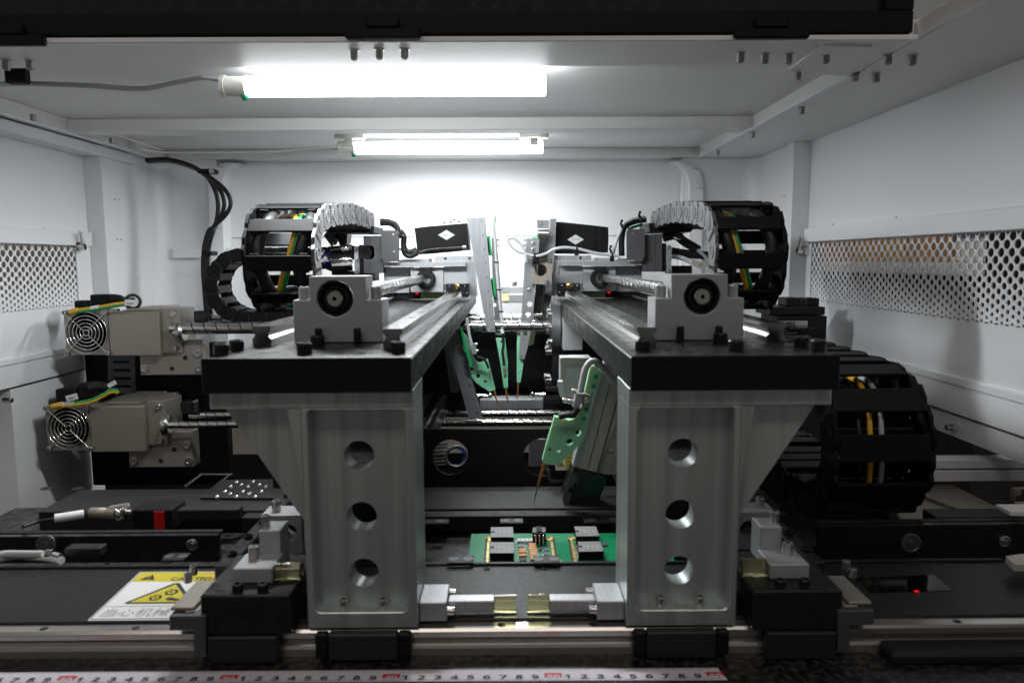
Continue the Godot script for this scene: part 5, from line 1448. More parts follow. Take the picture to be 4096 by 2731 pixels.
func chains() -> void:
	# upper chains: plane coordinates are (z towards the viewer, y)
	for s in [-1, 1]:
		var T := Transform3D(Basis(Vector3(0, 0, 1), Vector3(0, 1, 0), Vector3(s, 0, 0)), Vector3(0.008 + s * 0.2085, 0, 0))
		var far := [Vector2(-1.125, 0.3125), Vector2(-1.06, 0.3165), Vector2(-0.98, 0.3165), Vector2(-0.9, 0.3115), Vector2(-0.85, 0.3065)]
		var c := Vector2(-0.833, 0.258)
		var path := loop_path(far, c, 0.0475, 0.2)
		var o := chain("drag_chain", "%s upper drag chain with its inner side coloured lamp-lit grey, arching over the %s beam" % (["right", "right"] if s > 0 else ["left", "left"]), path, T, 0.0765, 0.027, 0.0355, M.chain_lit_grey, M.chain_black, "upper drag chains")
		var q := thing("earth_cable", "yellow and green striped earth cable inside the %s upper drag chain" % ("right" if s > 0 else "left"), "cable", T * Vector3(-0.8, 0.22, 0.035), "earth cables in the chains")
		for k in 2:
			var pts := []
			for i in range(3, path.size() - 1):
				var w: float = 0.034 + 0.0035 * k + 0.012 * cos(i * 0.35)
				pts.append(T * Vector3(path[i].x, path[i].y - 0.002, w))
			cable(q, pts, 0.0032, [M.green_wire, M.yellow][k] if s < 0 else [M.yellow, M.green_wire][k], ["green_strand", "yellow_strand"][k] if s < 0 else ["yellow_strand", "green_strand"][k])
		for k in 2:
			var pts := []
			for i in range(3, path.size() - 1):
				pts.append(T * Vector3(path[i].x, path[i].y, 0.016 + 0.043 * k + 0.004 * sin(i * 0.6 + k)))
			var sh := Shape.new()
			sh.tube(pts, 0.007)
			single("chain_cable", "thick black cable in the %s upper drag chain, %s its earth cable" % ["right" if s > 0 else "left", ["inward of", "outward of"][k]], "cable", T * Vector3(-0.8, 0.22, 0.03), sh, M.rubber, "black cables in the upper chains")
	# big black chain at the right, below
	var T2 := Transform3D(Basis(Vector3(0, 0, 1), Vector3(0, 1, 0), Vector3(1, 0, 0)), Vector3(0.279, 0, 0))
	var path2 := loop_path([Vector2(-1.05, 0.146), Vector2(-0.9, 0.147), Vector2(-0.78, 0.145)], Vector2(-0.685, 0.086), 0.057, 0.3)
	chain("drag_chain", "big black drag chain looping low beside the right wall", path2, T2, 0.087, 0.031, 0.036, M.chain_black, M.chain_black, "", 0.56)
	for k in 3:
		var pts := []
		for i in range(1, path2.size() - 1):
			pts.append(T2 * Vector3(path2[i].x, path2[i].y, 0.03 + 0.01 * k + 0.004 * sin(i * 0.5)))
		var sh := Shape.new()
		sh.tube(pts, 0.0024)
		single("chain_cable", ["thin black cable in the big lower right drag chain", "yellow cable in the big lower right drag chain", "pale grey cable in the big lower right drag chain"][k], "cable", T2 * Vector3(-0.65, 0.1, 0.03), sh, [M.rubber, M.yellow, M.cable_grey][k])
	# black chain behind at the left, bending in the picture's plane
	var T3 := Transform3D(Basis(Vector3(-1, 0, 0), Vector3(0, 1, 0), Vector3(0, 0, -1)), Vector3(0, 0, -1.10))
	var path3 := loop_path([Vector2(0.2, 0.268), Vector2(0.3, 0.266)], Vector2(0.395, 0.2185), 0.047, 0.1)
	chain("drag_chain", "black drag chain curled behind the left upper chain in front of the back wall", path3, T3, 0.06, 0.02, 0.024, M.chain_black, M.chain_black, "")

func fan_motor(k: int) -> void:
	# a nickel motor housing with a guarded fan on its left and a clamped screw shaft on its right; the lower one stands nearer and further left
	var up := k == 0
	var d := 1.075 if up else 1.035
	var o := thing("fan_motor", ["upper nickel motor housing with a wire-guarded fan by the left wall", "lower nickel motor housing with a wire-guarded fan by the left wall"][k], "motor", (Vector3(-0.5811, 0.1193, -1.075) if up else Vector3(-0.5927, -0.0134, -1.035)), "fan-cooled motors")
	var a: Vector3 = Vector3(-0.5815, 0.1193, -1.075) if up else Vector3(-0.5955, -0.0138, -1.035)
	var b: Vector3 = Vector3(-0.5081, 0.1837, -1.075) if up else Vector3(-0.5175, 0.0525, -1.035)
	var sh := Shape.new()
	sh.span(Vector3(a.x, a.y, -d), Vector3(b.x, b.y, -d - 0.115), 0.0012)
	part(o, "housing", sh, M.nickel)
	sh = Shape.new()
	sh.span(Vector3(a.x + 0.02, b.y + 0.0002, -d - 0.012), Vector3(b.x - 0.012, b.y + 0.004, -d - 0.10), 0.001)
	part(o, "lid", sh, M.nickel)
	# fan
	var fc: Vector3 = Vector3(-0.6119, 0.154, -1.075) if up else Vector3(-0.6234, 0.0221, -1.035)
	var fr := 0.030
	var hs := 0.0325
	sh = Shape.new()
	sh.prism(rounded(Vector2(fc.x - hs, fc.y - hs), Vector2(minf(fc.x + hs, a.x - 0.0003), fc.y + hs), 0.003), [circle(Vector2(fc.x, fc.y), fr, 36)], -d + 0.001, -d - 0.03)
	var fan := part(o, "fan_frame", sh, M.nickel)
	sh = Shape.new()
	sh.span(Vector3(fc.x - hs, fc.y - hs, -d - 0.0302), Vector3(fc.x + hs, fc.y + hs, -d - 0.031))
	part(fan, "back_plate", sh, M.black)
	sh = Shape.new()
	sh.lathe(Vector3(fc.x, fc.y, -d - 0.028), Vector3(0, 0, 1), [[0.012, 0.0], [0.012, 0.02], [0.0, 0.021]], 20)
	part(fan, "hub", sh, M.black_plate)
	for i in 7:
		sh = Shape.new()
		sh.x = Transform3D(Basis(Vector3(0, 0, 1), TAU * i / 7), Vector3(fc.x, fc.y, -d - 0.018)) * Transform3D(Basis(Vector3.RIGHT, 0.6), Vector3.ZERO)
		sh.box(Vector3(0.0205, 0, 0), Vector3(0.016, 0.012, 0.0012))
		part(fan, "blade", sh, M.black_plate)
	sh = Shape.new()
	for R in [0.0302, 0.0248, 0.0195, 0.0142, 0.009, 0.0042]:
		sh.ring(Vector3(fc.x, fc.y, -d + 0.004), Vector3(0, 0, 1), R, 0.0008, 32, 6)
	for q in [[1, 1], [-1, 1], [1, -1], [-1, -1]]:
		var v := Vector3(q[0], q[1], 0) * 0.7071
		sh.cyl(Vector3(fc.x, fc.y, -d + 0.005) + v * 0.004, Vector3(fc.x, fc.y, -d + 0.005) + v * 0.0415, 0.0008, 0.0008, 6)
	part(fan, "wire_guard", sh, M.chrome)
	for q in [[1, 1], [-1, 1], [1, -1], [-1, -1]]:
		bolt(fan, Vector3(fc.x + q[0] * 0.0295, fc.y + q[1] * 0.0295, -d + 0.0012), Vector3(0, 0, 1), 0.0034, 0.0055)
	# shaft clamp
	var sc: Vector3 = Vector3(-0.4817, 0.1532, -1.075) if up else Vector3(-0.4911, 0.0248, -1.035)
	sh = Shape.new()
	sh.span(Vector3(b.x + 0.0002, sc.y - 0.031, -d - 0.008), Vector3(b.x + 0.028, sc.y + 0.034, -d - 0.06), 0.001)
	var fl := part(o, "shaft_flange", sh, M.nickel)
	sh = Shape.new()
	sh.lathe(Vector3(b.x + 0.0282, sc.y, -d - 0.001), Vector3(1, 0, 0), [[0.0, 0.0], [0.015, 0.0], [0.015, 0.005], [0.012, 0.009], [0.0, 0.009]], 24)
	part(fl, "bearing_ring", sh, M.steel)
	sh = Shape.new()
	sh.cyl(Vector3(b.x + 0.03, sc.y, -d - 0.001), Vector3(-0.485, sc.y, -d - 0.001), 0.009 if up else 0.0075, 0.009 if up else 0.0075, 20)
	part(fl, "shaft_stub", sh, M.chrome)
	for q in [[0.026, 0.022], [-0.024, 0.022]]:
		bolt(fl, Vector3(b.x + q[1] - 0.004, sc.y + q[0], -d - 0.0078), Vector3(0, 0, 1), 0.0042, 0.004)
	sh = Shape.new()
	sh.span(Vector3(b.x + 0.042, sc.y + 0.012, -d - 0.02), Vector3(b.x + 0.062, sc.y + 0.03, -d - 0.04), 0.002)
	part(fl, "clamp", sh, M.black_gloss)
	# mounting plate below
	var pa: Vector3 = Vector3(-0.5459, 0.0886, -1.09) if up else Vector3(-0.5501, -0.0404, -1.05)
	var pb: Vector3 = Vector3(-0.4522, 0.1398, -1.09) if up else Vector3(-0.458, 0.0125, -1.05)
	sh = Shape.new()
	sh.span(Vector3(pa.x, pa.y, -d - 0.014), Vector3(pb.x, pb.y, -d - 0.04), 0.001)
	var mp2 := part(o, "mounting_plate", sh, M.nickel)
	for q in [[0.012, 0.012, 0], [0.94, 0.012, 0], [0.5, 0.012, 1], [0.5, 0.72, 1], [0.72, 0.5, 1], [0.92, 0.62, 0]]:
		var x: float = lerpf(pa.x, pb.x, q[0]) + (0.006 if q[0] < 0.1 else 0.0)
		var y: float = lerpf(pa.y, pb.y, q[1]) + (0.009 if q[1] < 0.1 else 0.0)
		bolt(mp2, Vector3(x, y, -d - 0.0138), Vector3(0, 0, 1), 0.0062 if q[2] == 0 else 0.0035, 0.002 if q[2] == 0 else 0.0003, M.steel if q[2] == 0 else M.ink, "bolt" if q[2] == 0 else "bolt_hole")
	# wiring on top
	var blk: Vector3 = Vector3(-0.61, 0.1985, -1.12) if up else Vector3(-0.6266, 0.0658, -1.08)
	sh = Shape.new()
	if up:
		sh.box(blk, Vector3(0.029, 0.018, 0.025), 0.002)
		sh.box(blk + Vector3(-0.031, -0.006, 0), Vector3(0.018, 0.012, 0.02), 0.002)
	else:
		sh.box(blk + Vector3(-0.02, -0.004, 0), Vector3(0.03, 0.02, 0.025), 0.002)
		sh.box(blk + Vector3(0.014, 0.002, 0), Vector3(0.034, 0.024, 0.025), 0.003)
	part(o, "plug_block", sh, M.black)
	var wy: Array = [Vector3(-0.6292, 0.1838, -1.065), Vector3(-0.6183, 0.1872, -1.065), Vector3(-0.5925, 0.1905, -1.065), Vector3(-0.5666, 0.1948, -1.065), Vector3(-0.5516, 0.1968, -1.065)] if up else [Vector3(-0.6398, 0.0546, -1.025), Vector3(-0.625, 0.0575, -1.025), Vector3(-0.6083, 0.0595, -1.025), Vector3(-0.5851, 0.0632, -1.025), Vector3(-0.568, 0.0711, -1.025), Vector3(-0.5572, 0.0769, -1.025), Vector3(-0.5468, 0.0769, -1.025)]
	cable(o, wy, 0.0026, M.yellow if up else M.green_wire, "earth_lead")
	var wg := []
	for p in wy:
		wg.append(p + Vector3(0.001, -0.0022, 0.001))
	cable(o, wg, 0.0022, M.green_wire if up else M.yellow, "earth_lead")
	cable(o, wy.slice(0, 2), 0.0042, M.yellow, "cable_lug")
	cable(o, [wy[1].lerp(wy[2], 0.75), wy[2].lerp(wy[3], 0.2)] if up else [wy[1], wy[2]], 0.0032, M.tag_white, "marker_sleeve")
	var tp: Vector3 = Vector3(-0.5394, 0.1977, -1.06) if up else Vector3(-0.6089, 0.0685, -1.02)
	sh = Shape.new()
	sh.x = Transform3D(Basis(Vector3(0, 0, 1), -0.05 if up else 0.25), tp)
	sh.box(Vector3.ZERO, Vector3(0.0165, 0.0085, 0.001), 0.0003)
	var tg := part(o, "cable_tag", sh, M.tag_white)
	writing(tg, "PAJ MX01" if up else "M2X01", tp + Vector3(0, -0.001, 0.0007), Vector3(1, -0.05 if up else 0.25, 0), Vector3.UP, 0.0022, M.ink, true, 0.8)
	var cp: Array = [Vector3(-0.5944, 0.2023, -1.11), Vector3(-0.5811, 0.2011, -1.11), Vector3(-0.5704, 0.1955, -1.11), Vector3(-0.5592, 0.1976, -1.11)] if up else [Vector3(-0.6118, 0.0719, -1.07), Vector3(-0.5921, 0.0751, -1.07), Vector3(-0.5773, 0.0695, -1.07), Vector3(-0.571, 0.0673, -1.07)]
	cable(o, cp, 0.006, M.rubber)
	if up:
		sh = Shape.new()
		sh.ring(Vector3(-0.5564, 0.197, -1.1), Vector3(0.4, 0.2, 1), 0.010, 0.0025, 16, 5)
		part(o, "cable_loop", sh, M.rubber)
	else:
		sh = Shape.new()
		sh.x = Transform3D(Basis(Vector3(0, 0, 1), 0.5), Vector3(-0.5627, 0.0837, -1.04))
		sh.box(Vector3.ZERO, Vector3(0.013, 0.006, 0.001))
		part(o, "cable_tag", sh, M.tag_white)

func servo() -> void:
	var o := thing("servo_motor", "black servo motor with a white nameplate between the right upper chain and the perforated wall", "motor", Vector3(0.4041, 0.1403, -1.02))
	var sh := Shape.new()
	sh.span(Vector3(0.3744, 0.1315, -1.02), Vector3(0.4425, 0.1762, -1.02) + Vector3(0, 0, -0.07), 0.001)
	part(o, "body", sh, M.black_plate)
	sh = Shape.new()
	sh.span(Vector3(0.3629, 0.1774, -1.021), Vector3(0.4399, 0.1885, -1.021) + Vector3(0, 0, -0.06), 0.001)
	part(o, "end_bell", sh, M.black_plate)
	for q in [[Vector3(0.3913, 0.1884, -1.04), Vector3(0.4128, 0.2004, -1.04)], [Vector3(0.4196, 0.1882, -1.04), Vector3(0.4396, 0.1998, -1.04)]]:
		sh = Shape.new()
		sh.span(q[0], q[1] + Vector3(0, 0, -0.03), 0.0015)
		part(o, "socket", sh, M.black_plate)
	sh = Shape.new()
	sh.span(Vector3(0.3735, 0.1585, -1.019), Vector3(0.4149, 0.1698, -1.019) + Vector3(0, 0, 0.0006))
	var np := part(o, "nameplate", sh, M.print_grey)
	np.material_override = M.tape
	writing(np, "INOVANCE", Vector3(0.383, 0.1664, -1.0175), Vector3.RIGHT, Vector3.UP, 0.0042, M.ink, true, 0.95)
	for k in 3:
		sh = Shape.new()
		var p: Vector3 = Vector3(0.3869, 0.1643, -1.0178) + Vector3(-0.01 + 0.002 * k, -0.0045 - 0.004 * k, 0)
		sh.box(p, Vector3(0.034 - 0.006 * k, 0.0007, 0.0004))
		part(np, "print_line", sh, M.ink)
	sh = Shape.new()
	sh.span(Vector3(0.3728, 0.1606, -0.98), Vector3(0.4145, 0.1675, -0.98) + Vector3(0, -0.004, -0.04), 0.001)
	single("black_tongue", "thin black plate end lying in front of the servo motor", "plate", Vector3(0.3927, 0.1581, -0.98), sh, M.black_gloss)

func slab(o: Array, y: float, th: float) -> Shape:      # outline of Vector3 points seen from above, top at y
	var p := PackedVector2Array()
	for q in o:
		p.append(Vector2(q.x, -q.z))
	var sh := Shape.new()
	sh.prism(p, [], 0.0, -th)
	for i in sh.v.size():
		sh.v[i] = Vector3(sh.v[i].x, y + sh.v[i].z, -sh.v[i].y)
	return sh

func conveyor() -> void:
	# front cover plate with the caution sticker and the dark window
	var o := thing("cover_plate", "dark grey front cover plate carrying the caution sticker, behind the long rail", "plate", Vector3(0, 0.01, -0.51))
	var sh := Shape.new()
	sh.span(Vector3(-0.47, 0.009, -0.4672), Vector3(0.385, 0.0195, -0.552), 0.0006)
	part(o, "plate", sh, M.black_plate)
	sh = Shape.new()
	sh.span(Vector3(-0.47, 0.0195, -0.5523), Vector3(0.385, 0.0214, -0.556), 0.0004)
	part(o, "far_lip", sh, M.black_plate)
	for q in [Vector3(-0.0173, 0.0196, -0.5466), Vector3(0.027, 0.0196, -0.5463), Vector3(-0.3164, 0.0196, -0.5614)]:
		bolt(o, q, Vector3.UP, 0.0024, 0.0008, M.black, "screw")
	for q in [[Vector3(-0.0482, 0.022, -0.5556), Vector3(-0.028, 0.022, -0.5552)], [Vector3(0.0188, 0.022, -0.5543), Vector3(0.0392, 0.022, -0.5539)], [Vector3(-0.2736, 0.022, -0.565), Vector3(-0.2558, 0.022, -0.5647)]]:
		sh = Shape.new()
		sh.span(Vector3(q[0].x, 0.0215, q[0].z + 0.006), Vector3(q[1].x, 0.0235, q[0].z - 0.009), 0.0006)
		var c := part(o, "clamp_plate", sh, M.black_plate)
		for f in [0.2, 0.8]:
			bolt(c, Vector3(lerpf(q[0].x, q[1].x, f), 0.0235, q[0].z - 0.001), Vector3.UP, 0.0042, 0.0004, M.alu_dark, "screw")
	sh = slab([Vector3(0.2565, 0.0196, -0.525), Vector3(0.3174, 0.0196, -0.5292), Vector3(0.3157, 0.0196, -0.5027), Vector3(0.2561, 0.0196, -0.5004)], 0.02, 0.0004)
	var win := part(o, "dark_window", sh, M.black_glass)
	sh = Shape.new()
	sh.x = Transform3D(Basis(Vector3(2, 0, 0), Vector3(0, 0.4, 0), Vector3(0, 0, 1)), Vector3(0.2893, 0.0202, -0.5014))
	sh.ball(Vector3.ZERO, 0.0009)
	part(win, "laser_light", sh, M.led)
	caution(o)
	sh = Shape.new()
	sh.span(Vector3(-0.47, 0.0201, -0.495), Vector3(-0.4702, 0.02, -0.5))
	# left near sensor cable on the plate
	var s1 := thing("sensor", "near white sensor cable ending in a threaded nut by the plate's far left edge", "sensor", Vector3(-0.3819, 0.02, -0.5689))
	cable(s1, [Vector3(-0.4058, 0.0235, -0.5595), Vector3(-0.4028, 0.0235, -0.5653), Vector3(-0.3925, 0.0235, -0.571), Vector3(-0.3772, 0.0235, -0.5675), Vector3(-0.3636, 0.0235, -0.5646), Vector3(-0.3511, 0.0235, -0.5594)], 0.0032, M.cable_white)
	cable(s1, [Vector3(-0.4075, 0.026, -0.5623), Vector3(-0.3987, 0.026, -0.5666), Vector3(-0.3856, 0.026, -0.5663), Vector3(-0.369, 0.026, -0.566)], 0.0034, M.cable_grey)
	sh = Shape.new()
	sh.cyl(Vector3(-0.366, 0.027, -0.565), Vector3(-0.3606, 0.027, -0.5649), 0.0036, 0.0036, 6)
	sh.cyl(Vector3(-0.3594, 0.027, -0.5634), Vector3(-0.3517, 0.027, -0.5597), 0.0022, 0.0022, 12)
	part(s1, "nut", sh, M.chrome)
	sh = Shape.new()
	sh.span(Vector3(-0.3549, 0.022, -0.5695), Vector3(-0.3268, 0.022, -0.5811) + Vector3(0, 0.007, 0), 0.0006)
	part(s1, "holder", sh, M.black_plate)
	# far sensor with red light guide
	var s2 := thing("sensor", "white-cabled steel barrel sensor with a red lens, on the far conveyor", "sensor", Vector3(-0.3405, 0.03, -0.6319))
	cable(s2, [Vector3(-0.3981, 0.033, -0.6293), Vector3(-0.3896, 0.033, -0.6336), Vector3(-0.379, 0.033, -0.6403)], 0.004, M.cable_white)
	cable(s2, [Vector3(-0.3786, 0.033, -0.6395), Vector3(-0.3742, 0.033, -0.6387), Vector3(-0.3728, 0.033, -0.6414)], 0.0016, M.rubber)
	cable(s2, [Vector3(-0.4164, 0.031, -0.6143), Vector3(-0.4117, 0.031, -0.6269), Vector3(-0.4007, 0.031, -0.6334)], 0.0016, M.rubber)
	sh = Shape.new()
	sh.lathe(Vector3(-0.3732, 0.034, -0.6413), Vector3(-0.3476, 0.034, -0.6384) - Vector3(-0.3732, 0.034, -0.6413), [[0.0, 0.0], [0.0044, 0.0], [0.0046, 0.008], [0.0043, 0.009], [0.0047, 0.010], [0.0043, 0.011], [0.0047, 0.012], [0.0043, 0.013], [0.0047, 0.014], [0.0043, 0.015], [0.0047, 0.016], [0.0044, 0.024], [0.0, 0.024]], 16)
	part(s2, "barrel", sh, M.nickel)
	for q in [[Vector3(-0.3491, 0.034, -0.64), Vector3(-0.3455, 0.034, -0.6407)], [Vector3(-0.3469, 0.034, -0.6446), Vector3(-0.3435, 0.034, -0.6446)]]:
		sh = Shape.new()
		sh.cyl(q[0], q[1], 0.0072, 0.0072, 6)
		part(s2, "nut", sh, M.chrome)
	sh = Shape.new()
	sh.cyl(Vector3(-0.3427, 0.034, -0.643), Vector3(-0.3373, 0.034, -0.6428), 0.003, 0.0022, 12)
	part(s2, "nose", sh, M.chrome)
	var tgp: Vector3 = Vector3(-0.3463, 0.04, -0.6391)
	sh = Shape.new()
	sh.x = Transform3D(Basis(Vector3(0, 0, 1), 0.18), tgp)
	sh.box(Vector3.ZERO, Vector3(0.018, 0.0036, 0.0008))
	var tg := part(s2, "cable_tag", sh, M.tag_white)
	writing(tg, "DI0-1", tgp + Vector3(0, -0.001, 0.0007), Vector3(1, 0.18, 0), Vector3.UP, 0.0018, M.ink, true)
	sh = Shape.new()
	sh.span(Vector3(-0.3468, 0.0093, -0.66), Vector3(-0.3101, 0.0295, -0.66) + Vector3(0, 0, -0.03), 0.001)
	var hb := part(s2, "holder", sh, M.black)
	sh = Shape.new()
	sh.span(Vector3(-0.3265, 0.0095, -0.659), Vector3(-0.3166, 0.0282, -0.659) + Vector3(0, 0, -0.002), 0.0004)
	part(hb, "red_lens", sh, M.red)
	# conveyor side bars with rollers
	for q in [[-0.47, -0.245, 0.0035, 0.027, -0.602, "black conveyor side bar with two rollers, behind the plate at the left"], [0.26, 0.46, 0.004, 0.0335, -0.597, "black conveyor side bar with two rollers, below the big right chain"]]:
		var b := thing("conveyor_bar", q[5], "conveyor", Vector3((q[0] + q[1]) / 2, q[2], q[4]), "conveyor side bars")
		sh = Shape.new()
		sh.span(Vector3(q[0], q[2], q[4]), Vector3(q[1], q[3], q[4] - 0.006), 0.0006)
		part(b, "bar", sh, M.black_gloss)
		sh = Shape.new()
		sh.span(Vector3(q[0], q[3] - 0.001, q[4] - 0.0062), Vector3(q[1], q[3] + 0.0008, q[4] - 0.012), 0.0003)
		part(b, "belt", sh, M.black_plate)
		for c in ([Vector3(-0.3888, 0.0201, -0.6), Vector3(-0.2666, 0.0192, -0.6)] if q[0] < 0 else [Vector3(0.3369, 0.018, -0.595), Vector3(0.4154, 0.0189, -0.595)]):
			sh = Shape.new()
			var r := 0.0085 if c.x < 0.3 and c.x < -0.3 or (c.x > 0.3 and c.x < 0.36) else 0.005
			sh.lathe(Vector3(c.x, c.y, q[4] + 0.0002), Vector3(0, 0, 1), [[r, 0.0], [r, 0.0016], [r * 0.8, 0.0022], [r * 0.72, 0.0014], [r * 0.45, 0.0014], [r * 0.4, 0.0026], [0.0, 0.003]], 24)
			part(b, "roller", sh, M.alu_dark if r > 0.007 else M.steel)
	# far cover plate and rail strip
	o = thing("cover_plate", "dark far cover plate beyond the circuit board, under the nearest needle", "plate", Vector3(-0.1, 0.01, -0.7))
	sh = Shape.new()
	sh.span(Vector3(-0.448, 0.0, -0.684), Vector3(0.26, 0.0202, -0.752), 0.0006)
	part(o, "plate", sh, M.black_plate)
	sh = Shape.new()
	sh.span(Vector3(-0.25, 0.004, -0.668), Vector3(0.26, 0.0185, -0.6828), 0.0006)
	var strip := part(o, "rail_strip", sh, M.black_plate)
	for q in [Vector3(-0.0787, 0.0186, -0.6921), Vector3(-0.0557, 0.0186, -0.6917), Vector3(-0.0131, 0.0186, -0.6907), Vector3(0.0124, 0.0186, -0.6902), Vector3(0.0698, 0.0186, -0.6911)]:
		bolt(strip, Vector3(q.x, 0.0186, -0.676), Vector3.UP, 0.0036, 0.0003, M.ink, "bolt_hole")
	for q in [[Vector3(-0.0954, 0.017, -0.6831), Vector3(-0.0554, 0.017, -0.6823)], [Vector3(-0.0087, 0.017, -0.6813), Vector3(0.0131, 0.017, -0.6808)], [Vector3(0.0687, 0.017, -0.6796), Vector3(0.1039, 0.017, -0.6789)]]:
		sh = Shape.new()
		sh.span(Vector3(q[0].x, 0.0145, -0.655), Vector3(q[1].x, 0.0165, -0.6678), 0.0005)
		var c := part(o, "clamp_plate", sh, M.black_plate)
		for f in [0.22, 0.78]:
			bolt(c, Vector3(lerpf(q[0].x, q[1].x, f), 0.0165, -0.661), Vector3.UP, 0.0042, 0.0004, M.alu_dark, "screw")
	for q in [Vector3(-0.485, 0.0203, -0.7569), Vector3(-0.4515, 0.0203, -0.7561)]:
		bolt(o, q, Vector3.UP, 0.006, 0.0003, M.ink, "bolt_hole")
	var bp := thing("ball_plate", "dark plate set with small steel transfer balls beside the left gantry", "plate", Vector3(-0.2787, 0.02, -0.7416))
	sh = slab([Vector3(-0.3071, 0.0205, -0.716), Vector3(-0.3102, 0.0205, -0.7757), Vector3(-0.2551, 0.0205, -0.7782), Vector3(-0.2331, 0.0205, -0.713)], 0.0225, 0.002)
	part(bp, "plate", sh, M.black_plate)
	for q in [Vector3(-0.2884, 0.0225, -0.7644), Vector3(-0.2706, 0.0225, -0.7651), Vector3(-0.2797, 0.0225, -0.7554), Vector3(-0.2609, 0.0225, -0.7549), Vector3(-0.289, 0.0225, -0.749), Vector3(-0.2703, 0.0225, -0.7485), Vector3(-0.2517, 0.0225, -0.7481), Vector3(-0.2885, 0.0225, -0.7326), Vector3(-0.2699, 0.0225, -0.7322), Vector3(-0.2509, 0.0225, -0.7317), Vector3(-0.2802, 0.0225, -0.7252), Vector3(-0.2613, 0.0225, -0.7248), Vector3(-0.2903, 0.0225, -0.716), Vector3(-0.2707, 0.0225, -0.7156), Vector3(-0.2517, 0.0225, -0.7152)]:
		sh = Shape.new()
		sh.ball(q, 0.0026, 10)
		part(bp, "ball", sh, M.chrome)
	sh = Shape.new()
	sh.tube([Vector3(-0.3401, 0.021, -0.7564), Vector3(-0.341, 0.021, -0.8003), Vector3(-0.3409, 0.021, -0.8008), Vector3(-0.3097, 0.021, -0.8001), Vector3(-0.3089, 0.021, -0.7989), Vector3(-0.3087, 0.021, -0.7557)], 0.0014, 6, 3)
	part(bp, "wire_frame", sh, M.alu_dark)
	sh = Shape.new()
	sh.span(Vector3(-0.3052, 0.0196, -0.66), Vector3(-0.2488, 0.0291, -0.66) + Vector3(0, 0, -0.012), 0.0008)
	part(bp, "edge_block", sh, M.black_plate)
	# right hand side: profile, tray, white block
	o = thing("aluminium_profile", "grooved aluminium profile under the right wall's lower edge", "profile", Vector3(0.42, 0.03, -0.77))
	var pt: float = 0.0482
	var pm: float = 0.0284
	sh = Shape.new()
	sh.span(Vector3(0.33, 0.039, -0.742), Vector3(0.6, pt, -0.762), 0.0006)
	part(o, "upper_bar", sh, M.duct)
	sh = Shape.new()
	sh.span(Vector3(0.33, 0.0256, -0.7415), Vector3(0.6, 0.0371, -0.762), 0.0006)
	part(o, "lower_bar", sh, M.duct)
	o = thing("floor_tray", "sloped sheet metal tray below the aluminium profile at the right", "tray", Vector3(0.42, 0.01, -0.7))
	sh = Shape.new()
	sh.span(Vector3(0.36, 0.012, -0.64), Vector3(0.47, 0.0165, -0.76))
	part(o, "sheet", sh, M.nickel)
	sh = Shape.new()
	sh.x = Transform3D(Basis(Vector3(0, 1, 0), 0.25), Vector3(0.42, 0.0167, -0.7))
	sh.span(Vector3(-0.002, 0.0, -0.06), Vector3(0.002, 0.003, 0.06))
	part(o, "rib", sh, M.nickel)
	sh = Shape.new()
	sh.span(Vector3(0.375, 0.0166, -0.625), Vector3(0.45, 0.0295, -0.648), 0.0006)
	part(o, "cross_bar", sh, M.black_plate)
	o = thing("pad_block", "white block with a yellow-green pad at the right edge above the conveyor bar", "block", Vector3(0.4461, 0.0265, -0.63))
	sh = slab([Vector3(0.4179, 0.045, -0.6134), Vector3(0.4556, 0.045, -0.6141), Vector3(0.444, 0.045, -0.5914), Vector3(0.4172, 0.045, -0.594)], 0.045, 0.003)
	part(o, "top", sh, M.room_white)
	sh = Shape.new()
	sh.span(Vector3(0.4442, 0.0272, -0.632), Vector3(0.4695, 0.0311, -0.632) + Vector3(0, -0.0003, -0.02), 0.0006)
	part(o, "pad", sh, M.lime)
	o = thing("fan_plate", "small nickel square plate with a round opening at the right edge under the profile", "plate", Vector3(0.5018, 0.0054, -0.7))
	sh = Shape.new()
	sh.prism(rounded(Vector2(0.4947, 0.0156), Vector2(0.5183, 0.0306), 0.002), [circle(Vector2(0.5076, 0.0183), 0.0125, 24)], -0.7, -0.706)
	part(o, "plate", sh, M.nickel)
	bolt(o, Vector3(0.4978, 0.0267, -0.7), Vector3(0, 0, 1), 0.003, 0.001)
	o = thing("cream_block", "cream plastic block at the right edge under the conveyor bar's end", "block", Vector3(0.3809, 0.0291, -0.53))
	sh = slab([Vector3(0.373, 0.032, -0.5325), Vector3(0.3861, 0.032, -0.5365), Vector3(0.4015, 0.032, -0.5373), Vector3(0.3862, 0.032, -0.5159), Vector3(0.3691, 0.032, -0.5172)], 0.0325, 0.005)
	part(o, "body", sh, M.cream)
	sh = Shape.new()
	sh.span(Vector3(-0.33, 0.0008, -0.452), Vector3(-0.335, 0.001, -0.453))
	# dark strip lying at lower right
	sh = Shape.new()
	sh.span(Vector3(0.2408, 0.0, -0.4394), Vector3(0.3567, 0.0, -0.4586) + Vector3(0, 0.008, 0), 0.002)
	single("rubber_strip", "black rubber strip lying on the granite at the lower right", "strip", Vector3(0.2878, 0.0, -0.4489), sh, M.black_plate)
	# slotted cover and dark box below the fan motors
	o = thing("slotted_cover", "black slotted cover between the two fan motors", "cover", Vector3(-0.5925, 0.0677, -1.12))
	sh = Shape.new()
	var sl := []
	for k in 5:
		var y: float = 0.1041 - 0.0125 * k
		sl.append(rounded(Vector2(-0.6031, y - 0.0022), Vector2(-0.576, y + 0.0022), 0.002, 3))
	sh.prism(PackedVector2Array([Vector2(-0.6132, 0.0563), Vector2(-0.5717, 0.056), Vector2(-0.5679, 0.1179), Vector2(-0.6092, 0.1182)]), sl, -1.12, -1.123)
	part(o, "sheet", sh, M.alu_dark)
